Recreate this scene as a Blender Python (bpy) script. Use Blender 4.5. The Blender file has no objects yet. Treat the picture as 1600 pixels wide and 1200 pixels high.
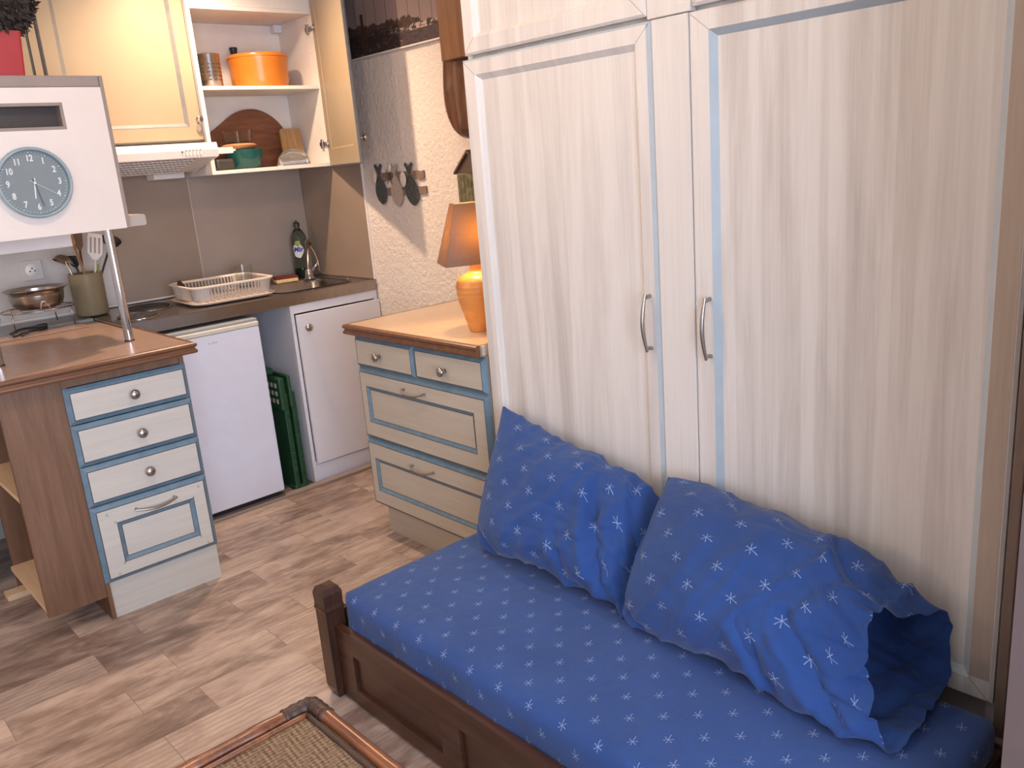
import bpy, bmesh, math, random
from mathutils import Vector, Matrix, noise
PI = math.pi
random.seed(7)
SC = bpy.context.scene
COL = SC.collection

# ------------------------------------------------------------------ camera
F_PX = 1325.0
yaw, pitch, roll = math.radians(41.489), math.radians(-14.996), math.radians(-4.687)
EYE = Vector((0, 0, 1.418))
fwd = Vector((math.sin(yaw)*math.cos(pitch), math.cos(yaw)*math.cos(pitch), math.sin(pitch)))
rt = Vector((math.cos(yaw), -math.sin(yaw), 0)); up = rt.cross(fwd)
rt2 = math.cos(roll)*rt + math.sin(roll)*up
up2 = -math.sin(roll)*rt + math.cos(roll)*up
cam = bpy.data.cameras.new('camera'); cam.sensor_width = 36; cam.lens = 36*F_PX/1600; cam.clip_start = .02
camo = bpy.data.objects.new('camera', cam); COL.objects.link(camo)
camo.matrix_world = Matrix(((rt2.x, up2.x, -fwd.x, EYE.x), (rt2.y, up2.y, -fwd.y, EYE.y), (rt2.z, up2.z, -fwd.z, EYE.z), (0, 0, 0, 1)))
SC.camera = camo

# ------------------------------------------------------------------ light and exposure
SC.view_settings.view_transform = 'Standard'; SC.view_settings.look = 'None'
SC.view_settings.gamma = 1; SC.view_settings.use_curve_mapping = False
SC.view_settings.exposure = 0.80
W = bpy.data.worlds.new('world'); SC.world = W; W.use_nodes = True
W.node_tree.nodes['Background'].inputs[0].default_value = (.55, .68, 1, 1)
W.node_tree.nodes['Background'].inputs[1].default_value = 1.0
def lamp(name, kind, loc, energy, col, size=.1, rot=None, sy=None):
    l = bpy.data.lights.new(name, kind); l.energy = energy; l.color = col
    if kind == 'AREA':
        l.shape = 'RECTANGLE'; l.size = size; l.size_y = sy or size
    else: l.shadow_soft_size = size
    o = bpy.data.objects.new(name, l); COL.objects.link(o); o.location = loc
    if rot: o.rotation_euler = rot
    return o
kl = lamp('kitchen_ceiling_light', 'SPOT', (1.55, 3.34, 2.35), 62, (1, .71, .48), .03)
kl.data.spot_size = math.radians(156); kl.data.spot_blend = 1
lamp('room_ceiling_light', 'POINT', (.80, 1.75, 2.38), 15.5, (1, .74, .54), .08)
lamp('hall_ceiling_light', 'POINT', (-1.4, 3.0, 1.9), 20, (1, .72, .52), .07)
lamp('window_daylight', 'AREA', (-.15, -1.72, 1.35), 84, (.72, .82, 1), 2.5, (math.radians(90), 0, 0), 1.5)

# ------------------------------------------------------------------ shader helpers
class N:
    def __init__(s, m): s.t = m.node_tree; s.n = s.t.nodes; s.l = s.t.links
    def inp(s, node, i, v):
        if v is None: return
        if isinstance(v, bpy.types.NodeSocket): s.l.new(v, node.inputs[i])
        else: node.inputs[i].default_value = v
    def m(s, op, a, b=None, c=None):
        x = s.n.new('ShaderNodeMath'); x.operation = op
        s.inp(x, 0, a); s.inp(x, 1, b); s.inp(x, 2, c); return x.outputs[0]
    def xyz(s, v):
        x = s.n.new('ShaderNodeSeparateXYZ'); s.l.new(v, x.inputs[0]); return x.outputs
    def comb(s, a, b, c=0.0):
        x = s.n.new('ShaderNodeCombineXYZ'); s.inp(x, 0, a); s.inp(x, 1, b); s.inp(x, 2, c); return x.outputs[0]
    def pos(s): return s.n.new('ShaderNodeNewGeometry').outputs['Position']
    def obj(s): return s.n.new('ShaderNodeTexCoord').outputs['Object']
    def uv(s): return s.n.new('ShaderNodeTexCoord').outputs['UV']
    def map(s, v, sc, loc=(0, 0, 0), rot=(0, 0, 0)):
        x = s.n.new('ShaderNodeMapping'); s.l.new(v, x.inputs[0])
        x.inputs['Scale'].default_value = sc; x.inputs['Location'].default_value = loc; x.inputs['Rotation'].default_value = rot
        return x.outputs[0]
    def noise(s, v, scale, detail=4, rough=.55, dist=0):
        x = s.n.new('ShaderNodeTexNoise'); s.l.new(v, x.inputs['Vector'])
        x.inputs['Scale'].default_value = scale; x.inputs['Detail'].default_value = detail
        x.inputs['Roughness'].default_value = rough; x.inputs['Distortion'].default_value = dist
        return x.outputs[0]
    def ramp(s, f, stops, interp='LINEAR'):
        x = s.n.new('ShaderNodeValToRGB'); s.l.new(f, x.inputs[0]); e = x.color_ramp; e.interpolation = interp
        while len(e.elements) < len(stops): e.elements.new(.5)
        for i, (p, c) in enumerate(stops):
            e.elements[i].position = p; e.elements[i].color = (*c, 1) if len(c) == 3 else c
        return x.outputs[0]
    def mix(s, f, a, b, mode='MIX'):
        x = s.n.new('ShaderNodeMixRGB'); x.blend_type = mode
        s.inp(x, 0, f)
        s.inp(x, 1, (*a, 1) if isinstance(a, tuple) else a); s.inp(x, 2, (*b, 1) if isinstance(b, tuple) else b)
        return x.outputs[0]
    def bump(s, h, st, d=.01):
        x = s.n.new('ShaderNodeBump'); s.l.new(h, x.inputs['Height']); x.inputs['Strength'].default_value = st
        x.inputs['Distance'].default_value = d; return x.outputs[0]
    @property
    def P(s): return s.n['Principled BSDF']
    def col(s, c): s.inp(s.P, 'Base Color', (*c, 1) if isinstance(c, tuple) else c)
    def nrm(s, v): s.l.new(v, s.P.inputs['Normal'])

def new(name, rough=.5, metal=0.0, spec=.5):
    m = bpy.data.materials.new(name); m.use_nodes = True; n = N(m)
    n.P.inputs['Roughness'].default_value = rough; n.P.inputs['Metallic'].default_value = metal
    n.P.inputs['Specular IOR Level'].default_value = spec
    return m, n
def plain(name, c, rough=.5, metal=0.0, var=.08, scale=18, bump=0.0, spec=.5):
    m, n = new(name, rough, metal, spec)
    v = n.noise(n.pos(), scale, 5)
    n.col(n.ramp(v, [(.3, tuple(x*(1-var) for x in c)), (.7, tuple(min(1, x*(1+var)) for x in c))]))
    if bump: n.nrm(n.bump(v, bump, .003))
    return m
def wood(name, c1, c2, axis='z', stretch=14, scale=3.0, rough=.45, c3=None, bump=.05, contrast=(.35, .65), ofs=(0, 0, 0), spec=.4):
    m, n = new(name, rough, spec=spec)
    sc = {'x': (1, stretch, stretch), 'y': (stretch, 1, stretch), 'z': (stretch, stretch, 1)}[axis]
    v = n.map(n.pos(), sc, ofs)
    a = n.noise(v, scale, 6, .6, .4); b = n.noise(v, scale*5, 4, .6)
    f = n.m('ADD', n.m('MULTIPLY', a, .75), n.m('MULTIPLY', b, .25))
    stops = [(contrast[0], c1), (contrast[1], c2)]
    if c3: stops = [(contrast[0], c1), (.5, c3), (contrast[1], c2)]
    n.col(n.ramp(f, stops))
    if bump: n.nrm(n.bump(f, bump, .004))
    return m

# ---- floor: wood-look tiles laid in rows
def floor_mat():
    m, n = new('wood_look_floor_tile', .42, spec=.45)
    p = n.xyz(n.pos()); RW, PL = .1472, .4445
    ky = n.m('DIVIDE', n.m('SUBTRACT', p[1], 1.987), RW); k = n.m('FLOOR', ky); fy = n.m('SUBTRACT', ky, k)
    odd = n.m('FLOORED_MODULO', k, 2.0)
    kx = n.m('DIVIDE', n.m('SUBTRACT', p[0], n.m('ADD', .105, n.m('MULTIPLY', odd, .157))), PL); j = n.m('FLOOR', kx); fx = n.m('SUBTRACT', kx, j)
    ex = n.m('MULTIPLY', n.m('MINIMUM', fx, n.m('SUBTRACT', 1.0, fx)), PL)
    ey = n.m('MULTIPLY', n.m('MINIMUM', fy, n.m('SUBTRACT', 1.0, fy)), RW)
    e = n.m('MINIMUM', ex, ey)
    joint = n.m('LESS_THAN', e, .0011)
    wn = n.n.new('ShaderNodeTexWhiteNoise'); wn.noise_dimensions = '2D'; n.l.new(n.comb(j, k), wn.inputs['Vector'])
    r1 = wn.outputs[0]; r3 = n.xyz(wn.outputs[1])
    vv = n.comb(n.m('ADD', n.m('MULTIPLY', p[0], 1.0), n.m('MULTIPLY', r3[0], 9.0)), n.m('ADD', n.m('MULTIPLY', p[1], 5.0), n.m('MULTIPLY', r3[1], 7.0)), n.m('MULTIPLY', r3[2], 20.0))
    g = n.noise(vv, 1.7, 7, .62, .8); g2 = n.noise(vv, 14, 4, .7)
    vp = n.comb(n.m('ADD', p[0], n.m('MULTIPLY', r3[2], 9.0)), n.m('MULTIPLY', p[1], 2.2), r3[0])
    patch = n.noise(vp, 5.5, 4, .6, .8)
    f = n.m('ADD', n.m('MULTIPLY', g, .45), n.m('ADD', n.m('MULTIPLY', patch, .48), n.m('MULTIPLY', n.m('SUBTRACT', r1, .5), .13)))
    f = n.m('ADD', f, n.m('MULTIPLY', n.m('SUBTRACT', g2, .5), .22))
    c = n.ramp(f, [(.33, (.17, .12, .098)), (.42, (.27, .20, .168)), (.49, (.38, .295, .25)), (.60, (.49, .395, .34))])
    # curved saw marks on some tiles
    wv = n.n.new('ShaderNodeTexWave'); wv.wave_type = 'RINGS'; wv.inputs['Scale'].default_value = 15; wv.inputs['Distortion'].default_value = 2.5
    wv.inputs['Detail'].default_value = 2
    n.l.new(n.comb(n.m('SUBTRACT', n.m('MULTIPLY', fx, PL), .36), n.m('SUBTRACT', n.m('MULTIPLY', fy, RW), .10)), wv.inputs['Vector'])
    has = n.m('GREATER_THAN', r3[0], .7)
    saw = n.m('MULTIPLY', n.m('MULTIPLY', has, n.m('GREATER_THAN', wv.outputs[1], .72)), n.m('MULTIPLY', patch, .55))
    c = n.mix(saw, c, (.20, .145, .115))
    c = n.mix(n.m('MULTIPLY', joint, .8), c, (.17, .125, .10))
    n.col(c)
    n.nrm(n.bump(n.m('SUBTRACT', n.m('MULTIPLY', g2, .25), joint), .22, .002))
    return m
# ---- blue cotton with scattered pale asterisks
def fabric_mat():
    m, n = new('blue_star_cotton', .85, spec=.15)
    u = n.xyz(n.map(n.uv(), (1, 1, 1), (0, 0, 0), (0, 0, PI/4)))
    S = .0687
    gx = n.m('DIVIDE', u[0], S); gy = n.m('DIVIDE', u[1], S)
    px = n.m('MULTIPLY', n.m('SUBTRACT', n.m('FRACT', gx), .5), S); py = n.m('MULTIPLY', n.m('SUBTRACT', n.m('FRACT', gy), .5), S)
    r = n.m('SQRT', n.m('ADD', n.m('MULTIPLY', px, px), n.m('MULTIPLY', py, py)))
    th = n.m('ADD', n.m('ARCTAN2', py, px), -1.05)
    w = n.m('MULTIPLY', r, n.m('DIVIDE', n.m('ABSOLUTE', n.m('SINE', n.m('MULTIPLY', th, 3.0))), 3.0))
    R = n.m('ADD', .0105, n.m('MULTIPLY', n.m('GREATER_THAN', n.m('COSINE', th), .8), .0050))
    thick = n.m('ADD', .00045, n.m('MULTIPLY', r, .032))
    star = n.m('MULTIPLY', n.m('LESS_THAN', w, thick), n.m('LESS_THAN', r, R))
    back = n.n.new('ShaderNodeNewGeometry').outputs['Backfacing']
    star = n.m('MULTIPLY', star, n.m('SUBTRACT', 1.0, n.m('MULTIPLY', back, .88)))
    wv = n.noise(n.map(n.uv(), (900, 900, 900)), 1, 2)
    base = n.ramp(n.noise(n.pos(), 6, 3), [(.3, (.022, .058, .20)), (.7, (.027, .070, .235))])
    n.col(n.mix(n.m('MULTIPLY', star, .8), base, (.27, .35, .56)))
    fold = n.noise(n.map(n.pos(), (1, 1, 1)), 7, 4, .5, 1.4)
    h = n.m('ADD', n.m('MULTIPLY', fold, 1.0), n.m('MULTIPLY', wv, .02))
    n.nrm(n.bump(h, .3, .025))
    n.P.inputs['Sheen Weight'].default_value = .15
    return m
def crepi():
    m, n = new('rough_plaster_wall', .9, spec=.2)
    a = n.noise(n.pos(), 55, 5, .6); b = n.noise(n.pos(), 2, 3)
    n.col(n.ramp(b, [(.3, (.72, .64, .58)), (.7, (.78, .70, .64))]))
    n.nrm(n.bump(n.ramp(a, [(.38, (0, 0, 0)), (.66, (1, 1, 1))]), .55, .006))
    return m
def whitewash():
    m, n = new('whitewashed_wood', .38, spec=.45)
    p = n.pos()
    a = n.noise(n.map(p, (1, 5, .45)), 2.1, 6, .6, .6)
    b = n.noise(n.map(p, (1, 60, 1.6)), 2.4, 5, .65, .3)
    st = n.ramp(n.noise(n.map(p, (.01, 3.4, .05)), 2.6, 1, .4), [(.40, (.35, .35, .35)), (.43, (.5, .5, .5)), (.50, (.5, .5, .5)), (.53, (.62, .62, .62)), (.6, (.62, .62, .62)), (.62, (.45, .45, .45))])
    f = n.m('ADD', n.m('MULTIPLY', a, .5), n.m('ADD', n.m('MULTIPLY', b, .16), n.m('MULTIPLY', st, .36)))
    n.col(n.ramp(f, [(.36, (.50, .465, .43)), (.46, (.62, .585, .55)), (.56, (.72, .69, .655)), (.68, (.65, .615, .585))]))
    n.nrm(n.bump(b, .08, .002))
    return m
def rattan_mat():
    m, n = new('woven_rattan', .6, spec=.3)
    p = n.xyz(n.pos())
    a = n.m('MULTIPLY', n.m('ADD', p[0], p[1]), 330.0); b = n.m('MULTIPLY', n.m('SUBTRACT', p[0], n.m('MULTIPLY', p[1], 1.35)), 300.0)
    w = n.m('MULTIPLY', n.m('SINE', a), n.m('SINE', b))
    w2 = n.m('ABSOLUTE', n.m('SINE', n.m('MULTIPLY', p[0], 260.0)))
    q = n.noise(n.pos(), 160, 3, .7)
    f = n.m('ADD', n.m('MULTIPLY', n.m('ADD', w, 1.0), .15), n.m('ADD', n.m('MULTIPLY', w2, .12), n.m('MULTIPLY', q, .75)))
    n.col(n.ramp(f, [(.30, (.05, .028, .016)), (.52, (.145, .092, .056)), (.80, (.30, .205, .13))]))
    n.nrm(n.bump(f, .8, .003))
    return m
def picture_mat():
    m, n = new('harbour_photo_print', .5, spec=.3)
    p = n.xyz(n.pos()); y, z = p[1], p[2]
    big = n.noise(n.pos(), 7, 5, .6); fine = n.noise(n.pos(), 42, 5, .7)
    # skyline height rises toward large y
    hor = n.m('ADD', 1.985, n.m('MULTIPLY', n.m('SUBTRACT', big, .5), .16))
    hor = n.m('ADD', hor, n.m('MULTIPLY', n.m('SUBTRACT', y, 2.9), .07))
    sky = n.m('GREATER_THAN', z, hor)
    land = n.ramp(fine, [(.35, (.028, .017, .015)), (.55, (.07, .042, .034)), (.72, (.19, .10, .07))])
    sea = n.ramp(n.noise(n.map(n.pos(), (1, 4, 14)), 8, 4), [(.35, (.045, .03, .033)), (.7, (.085, .055, .055))])
    boats = n.ramp(n.noise(n.map(n.pos(), (1, 1.2, 2.6)), 34, 5, .75), [(.5, (.03, .02, .02)), (.62, (.10, .07, .065)), (.70, (.30, .22, .20))])
    shore = n.m('LESS_THAN', z, n.m('ADD', 1.945, n.m('MULTIPLY', n.m('SUBTRACT', y, 3.0), .02)))
    lowleft = n.m('MULTIPLY', n.m('GREATER_THAN', y, 3.02), n.m('LESS_THAN', z, 1.975))
    c = n.mix(shore, land, sea); c = n.mix(lowleft, c, boats)
    band = n.m('MULTIPLY', n.m('LESS_THAN', n.m('ABSOLUTE', n.m('SUBTRACT', z, 1.952)), .012), n.m('LESS_THAN', y, 3.1))
    c = n.mix(n.m('MULTIPLY', band, n.m('GREATER_THAN', fine, .52)), c, (.42, .33, .30))
    skyc = n.ramp(n.noise(n.pos(), 3, 2), [(.3, (.22, .16, .15)), (.7, (.30, .22, .20))])
    c = n.mix(sky, c, skyc)
    mast = n.m('MULTIPLY', n.m('LESS_THAN', n.m('FRACT', n.m('ADD', n.m('MULTIPLY', y, 13.0), n.m('MULTIPLY', n.noise(n.comb(n.m('FLOOR', n.m('MULTIPLY', y, 13.0)), 0.0), 3, 0), 1.0))), .05), n.m('GREATER_THAN', z, 1.96))
    c = n.mix(n.m('MULTIPLY', mast, .7), c, (.05, .03, .03))
    tower = n.m('MULTIPLY', n.m('LESS_THAN', n.m('ABSOLUTE', n.m('SUBTRACT', y, 3.30)), .012), n.m('LESS_THAN', z, 2.055))
    c = n.mix(tower, c, (.05, .03, .025))
    n.col(c); return m
def perforated():
    m, n = new('black_perforated_metal', .4, .4)
    p = n.xyz(n.pos())
    a = n.m('SUBTRACT', n.m('FRACT', n.m('MULTIPLY', p[0], 170.0)), .5); b = n.m('SUBTRACT', n.m('FRACT', n.m('MULTIPLY', p[2], 170.0)), .5)
    d = n.m('LESS_THAN', n.m('ADD', n.m('MULTIPLY', a, a), n.m('MULTIPLY', b, b)), .07)
    n.col(n.mix(d, (.06, .045, .04), (.012, .01, .01))); return m
def glass(name, c, rough=.03, alpha=1):
    m, n = new(name, rough); n.P.inputs['Transmission Weight'].default_value = 1; n.P.inputs['IOR'].default_value = 1.35
    v = n.noise(n.pos(), 20, 2)
    n.col(n.ramp(v, [(.3, tuple(x*.97 for x in c)), (.7, c)])); return m
def shade_mat():
    m, n = new('linen_lamp_shade', .85, spec=.1)
    w = n.noise(n.map(n.pos(), (60, 60, 500)), 1, 3)
    n.col(n.ramp(w, [(.3, (.17, .125, .105)), (.7, (.23, .17, .145))]))
    tr = n.n.new('ShaderNodeBsdfTranslucent'); tr.inputs[0].default_value = (.62, .40, .13, 1)
    mx = n.n.new('ShaderNodeMixShader'); mx.inputs[0].default_value = .22
    out = n.n['Material Output']
    n.l.new(n.P.outputs[0], mx.inputs[1]); n.l.new(tr.outputs[0], mx.inputs[2]); n.l.new(mx.outputs[0], out.inputs[0])
    return m

M = {}
M['floor'] = floor_mat(); M['fabric'] = fabric_mat(); M['crepi'] = crepi(); M['ww'] = whitewash()
M['wwblue'] = plain('pale_blue_washed_bevel', (.43, .49, .53), .4, var=.05); M['wwbrown'] = wood('browner_washed_wood', (.40, .33, .265), (.47, .395, .325), 'z', 14, 3, .4)
M['rattan'] = rattan_mat(); M['picture'] = picture_mat(); M['perf'] = perforated(); M['shade'] = shade_mat()
M['ceil'] = plain('ceiling_paint', (.78, .74, .68), .9, var=.03)
M['wallp'] = plain('painted_wall', (.72, .66, .60), .9, var=.04)
M['wallw'] = plain('white_kitchen_wall', (.56, .53, .50), .8, var=.04)
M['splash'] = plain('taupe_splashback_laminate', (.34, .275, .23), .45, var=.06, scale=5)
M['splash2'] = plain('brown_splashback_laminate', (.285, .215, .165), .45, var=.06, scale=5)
M['trimw'] = plain('white_trim', (.75, .70, .66), .5, var=.03)
M['cream'] = wood('cream_painted_wood', (.50, .465, .415), (.565, .525, .47), 'x', 20, 3, .4, bump=.03)
M['creamd'] = wood('cream_painted_wood_worn', (.44, .39, .315), (.50, .445, .365), 'y', 20, 3, .4, bump=.03)
M['creamk'] = plain('cream_cabinet_paint', (.33, .26, .175), .4, var=.05, scale=4)
M['blue'] = plain('blue_grey_bevel_paint', (.13, .205, .265), .45, var=.14, scale=30)
M['bluek'] = plain('grey_blue_edge_paint', (.17, .165, .16), .5, var=.12, scale=30)
M['line'] = plain('dark_glaze_line', (.05, .055, .07), .6)
M['white'] = plain('white_melamine', (.69, .68, .72), .35, var=.02)
M['whitein'] = plain('white_cabinet_interior', (.74, .68, .62), .5, var=.03)
M['fridge'] = plain('white_fridge_enamel', (.70, .705, .79), .3, var=.02)
M['fridgetop'] = plain('ivory_plastic', (.62, .58, .48), .4, var=.03)
M['greyp'] = plain('grey_plastic', (.30, .32, .34), .5, var=.04)
M['hood'] = plain('ivory_hood_metal', (.78, .72, .67), .4, var=.02)
M['dark'] = plain('dark_void', (.02, .018, .017), .7)
M['black'] = plain('black_plastic', (.02, .02, .022), .4)
M['castiron'] = plain('black_hotplate', (.03, .026, .025), .55)
M['steel'] = plain('brushed_steel', (.36, .32, .295), .27, 1.0, var=.08, scale=40)
M['chrome'] = plain('chrome', (.50, .50, .52), .08, 1.0, var=.02)
M['nickel'] = plain('satin_nickel', (.40, .37, .35), .28, 1.0, var=.05)
M['oak'] = wood('brown_oak_veneer', (.125, .062, .034), (.20, .105, .060), 'z', 16, 2.4, .5, c3=(.165, .084, .046))
M['oakedge'] = wood('brown_moulded_wood_edge', (.105, .043, .020), (.185, .08, .038), 'x', 14, 3, .35)
M['laminate'] = plain('beige_brown_laminate_top', (.335, .225, .17), .26, var=.07, scale=40, spec=.5)
M['laminated'] = plain('beige_laminate_top', (.54, .40, .285), .30, var=.05, scale=40, spec=.5)
M['greytop'] = plain('blue_grey_laminate', (.27, .28, .28), .4, var=.05)
M['beech'] = wood('pale_beech_shelf', (.66, .47, .29), (.74, .55, .36), 'y', 14, 3, .45, bump=.02)
M['hutchw'] = plain('pale_painted_panel', (.76, .675, .615), .5, var=.015)
M['hutchg'] = plain('taupe_edge_band', (.29, .23, .20), .55, var=.06)
M['bedwood'] = wood('dark_stained_wood', (.032, .013, .008), (.078, .031, .017), 'y', 14, 3, .32, c3=(.055, .022, .012), spec=.5)
M['bedpost'] = wood('dark_stained_wood_upright', (.032, .013, .008), (.078, .031, .017), 'z', 14, 3, .32, c3=(.055, .022, .012), spec=.5)
M['bamboo'] = wood('reddish_bamboo', (.09, .028, .013), (.26, .09, .035), 'y', 8, 4, .28, spec=.6)
M['bambood'] = plain('dark_cane_binding', (.05, .025, .018), .5, var=.2, scale=90, bump=.3)
M['paddle'] = wood('varnished_brown_wood', (.07, .03, .016), (.15, .065, .032), 'z', 9, 4, .2, spec=.7)
M['paddlel'] = wood('light_brown_wood', (.15, .065, .03), (.24, .11, .05), 'z', 9, 4, .35)
M['orange'] = plain('orange_enamel', (.55, .17, .02), .25, var=.05)
M['teal'] = plain('dark_teal_glaze', (.012, .085, .075), .2, var=.1)
M['terra'] = plain('terracotta_glaze', (.45, .20, .09), .4, var=.06)
M['board'] = wood('round_brown_board', (.13, .045, .02), (.24, .095, .045), 'x', 9, 5, .45, c3=(.18, .068, .032))
M['board2'] = wood('yellow_brown_board', (.28, .15, .06), (.42, .25, .11), 'z', 9, 5, .45)
M['crock'] = plain('olive_glazed_stoneware', (.25, .20, .115), .28, var=.06, scale=12)
M['spoon'] = wood('wooden_spoon', (.33, .15, .06), (.45, .22, .10), 'z', 9, 5, .5)
M['wpl'] = plain('white_plastic', (.80, .68, .58), .4, var=.02)
M['greypl'] = plain('pale_grey_plastic', (.45, .40, .36), .4, var=.03)
M['green'] = plain('dark_green_plastic', (.012, .058, .024), .4, var=.1)
M['red'] = plain('red_glazed_pot', (.36, .012, .014), .4, var=.06)
M['leaf'] = plain('dark_brown_dry_leaves', (.035, .026, .020), .8, var=.4, scale=50)
M['clockface'] = plain('slate_blue_clock_face', (.20, .235, .245), .6, var=.03)
M['clockrim'] = plain('blue_grey_clock_rim', (.27, .36, .40), .35, var=.04)
M['numeral'] = plain('pale_numeral_paint', (.72, .74, .72), .6, var=.01)
M['handb'] = plain('dark_blue_clock_hand', (.09, .10, .14), .5, var=.01)
M['sponger'] = plain('dark_red_scourer', (.13, .012, .012), .95, var=.2, scale=120, bump=.4)
M['spongey'] = plain('yellow_sponge', (.60, .45, .22), .95, var=.1, scale=120, bump=.4)
M['driftwood'] = wood('driftwood', (.15, .10, .075), (.26, .18, .14), 'y', 9, 5, .8)
M['fishd'] = plain('speckled_dark_fish_paint', (.06, .065, .065), .8, var=.8, scale=160)
M['fishl'] = plain('beige_fish_paint', (.40, .33, .28), .8, var=.1, scale=60)
M['shell'] = plain('pale_seashell', (.62, .55, .48), .6, var=.08, scale=60)
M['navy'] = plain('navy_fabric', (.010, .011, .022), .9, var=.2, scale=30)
M['purple'] = plain('mauve_brown_painted_partition', (.12, .085, .082), .7, var=.04)
M['jamb'] = wood('brown_door_jamb', (.17, .12, .095), (.22, .16, .125), 'z', 9, 4, .6)
M['terralamp'] = plain('orange_ceramic_lamp', (.72, .30, .08), .3, var=.04)
M['house'] = plain('weathered_green_brown_planks', (.13, .12, .065), .8, var=.5, scale=40)
M['roofm'] = plain('brown_tin_roof', (.10, .065, .05), .5, var=.15)
M['glass'] = glass('clear_glass', (.93, .95, .94)); M['bottle'] = glass('dark_bottle_plastic', (.42, .52, .46), .1)
M['liquid'] = plain('dark_green_liquid', (.015, .05, .04), .15)
M['lblw'] = plain('white_label', (.72, .72, .72), .5, var=.01); M['lblb'] = plain('blue_label_ink', (.02, .03, .30), .5, var=.01); M['lblg'] = plain('green_label_ink', (.30, .36, .05), .5, var=.3, scale=200)
M['bulb'] = None
mb, nb = new('lit_bulb', .5); nb.P.inputs['Emission Color'].default_value = (1, .62, .25, 1); nb.P.inputs['Emission Strength'].default_value = 150; nb.col((.9, .8, .6)); M['bulb'] = mb

# ------------------------------------------------------------------ object helpers
def tagk(o, label=None, cat=None, group=None, kind=None):
    if label: o['label'] = label
    if cat: o['category'] = cat
    if group: o['group'] = group
    if kind: o['kind'] = kind
    return o
def thing(name, label, cat, loc=(0, 0, 0), rotz=0, group=None):
    o = bpy.data.objects.new(name, None); COL.objects.link(o); o.empty_display_size = .05
    o.location = loc; o.rotation_euler = (0, 0, rotz); return tagk(o, label, cat, group)
def rootmat(o):
    m = Matrix.Identity(4)
    while o is not None:
        m = Matrix.LocRotScale(o.location, o.rotation_euler, o.scale) @ m; o = o.parent
    return m
def obj(name, bm, mats, parent=None, world=True, smooth=False, auto=None, label=None, local=False):
    """link bm as ONE mesh object; vertices given in world space are moved into the parent's space"""
    if parent is not None and not local: bmesh.ops.transform(bm, matrix=rootmat(parent).inverted(), verts=bm.verts)
    me = bpy.data.meshes.new(name); bm.to_mesh(me); bm.free()
    for m in (mats if isinstance(mats, (list, tuple)) else [mats]): me.materials.append(m)
    o = bpy.data.objects.new(name, me); COL.objects.link(o)
    if parent is not None: o.parent = parent
    if smooth:
        for p in me.polygons: p.use_smooth = True
        if auto:
            try: me.set_sharp_from_angle(angle=math.radians(auto))
            except Exception: pass
    if label: o['label'] = label
    return o
def B(): return bmesh.new()
def box(bm, x0, x1, y0, y1, z0, z1, bev=0.0, mi=0, seg=2):
    t = bmesh.new()
    r = bmesh.ops.create_cube(t, size=1)
    for v in t.verts:
        v.co = Vector((x0 + (v.co.x+.5)*(x1-x0), y0 + (v.co.y+.5)*(y1-y0), z0 + (v.co.z+.5)*(z1-z0)))
    if bev: bmesh.ops.bevel(t, geom=list(t.edges), offset=bev, segments=seg, affect='EDGES', profile=.5)
    for f in t.faces: f.material_index = mi
    merge(bm, t); return bm
def merge(bm, t, mat=None):
    if mat is not None: bmesh.ops.transform(t, matrix=mat, verts=t.verts)
    me = bpy.data.meshes.new('tmp'); t.to_mesh(me); t.free(); bm.from_mesh(me); bpy.data.meshes.remove(me)
def lathe(bm, prof, loc=(0, 0, 0), n=32, mi=0, mat=None):
    t = bmesh.new(); rings = []
    for r, z in prof:
        if r < 1e-6: rings.append([t.verts.new((0, 0, z))])
        else: rings.append([t.verts.new((r*math.cos(2*PI*i/n), r*math.sin(2*PI*i/n), z)) for i in range(n)])
    for a, b in zip(rings, rings[1:]):
        if len(a) == 1 and len(b) == 1: continue
        for i in range(n):
            k = (i+1) % n
            if len(a) == 1: f = t.faces.new((a[0], b[k], b[i]))
            elif len(b) == 1: f = t.faces.new((a[i], a[k], b[0]))
            else: f = t.faces.new((a[i], a[k], b[k], b[i]))
            f.material_index = mi
    bmesh.ops.recalc_face_normals(t, faces=t.faces)
    mm = Matrix.Translation(loc)
    if mat is not None: mm = mm @ mat
    merge(bm, t, mm); return bm
def tube(bm, pts, r, n=10, mi=0, closed=False, caps=True):
    pts = [Vector(p) for p in pts]; rs = r if isinstance(r, (list, tuple)) else [r]*len(pts)
    rings = []; prev = None; L = len(pts)
    for i, p in enumerate(pts):
        if closed: d = (pts[(i+1) % L] - pts[i-1]).normalized()
        else: d = (pts[min(i+1, L-1)] - pts[max(i-1, 0)]).normalized()
        if prev is None:
            a = Vector((0, 0, 1)) if abs(d.z) < .9 else Vector((1, 0, 0)); u = d.cross(a).normalized()
        else: u = (prev - d*prev.dot(d)).normalized()
        prev = u; w = d.cross(u)
        rings.append([bm.verts.new(p + rs[i]*(math.cos(2*PI*k/n)*u + math.sin(2*PI*k/n)*w)) for k in range(n)])
    pr = list(zip(rings, rings[1:])) + ([(rings[-1], rings[0])] if closed else [])
    for a, b in pr:
        for k in range(n):
            f = bm.faces.new((a[k], a[(k+1) % n], b[(k+1) % n], b[k])); f.material_index = mi
    if caps and not closed:
        f = bm.faces.new(list(reversed(rings[0]))); f.material_index = mi
        f = bm.faces.new(rings[-1]); f.material_index = mi
    return bm
def crom(P, t, closed=False):
    n = len(P)
    if closed:
        i = int(math.floor(t)) % n; f = t - math.floor(t); g = [P[(i+k) % n] for k in (-1, 0, 1, 2)]
    else:
        i = min(int(t), n-2); f = t - i; g = [P[max(0, min(n-1, i+k))] for k in (-1, 0, 1, 2)]
    a, b, c, d = g
    return .5*((2*b) + (c-a)*f + (2*a-5*b+4*c-d)*f*f + (3*b-3*c+d-a)*f**3)
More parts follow.
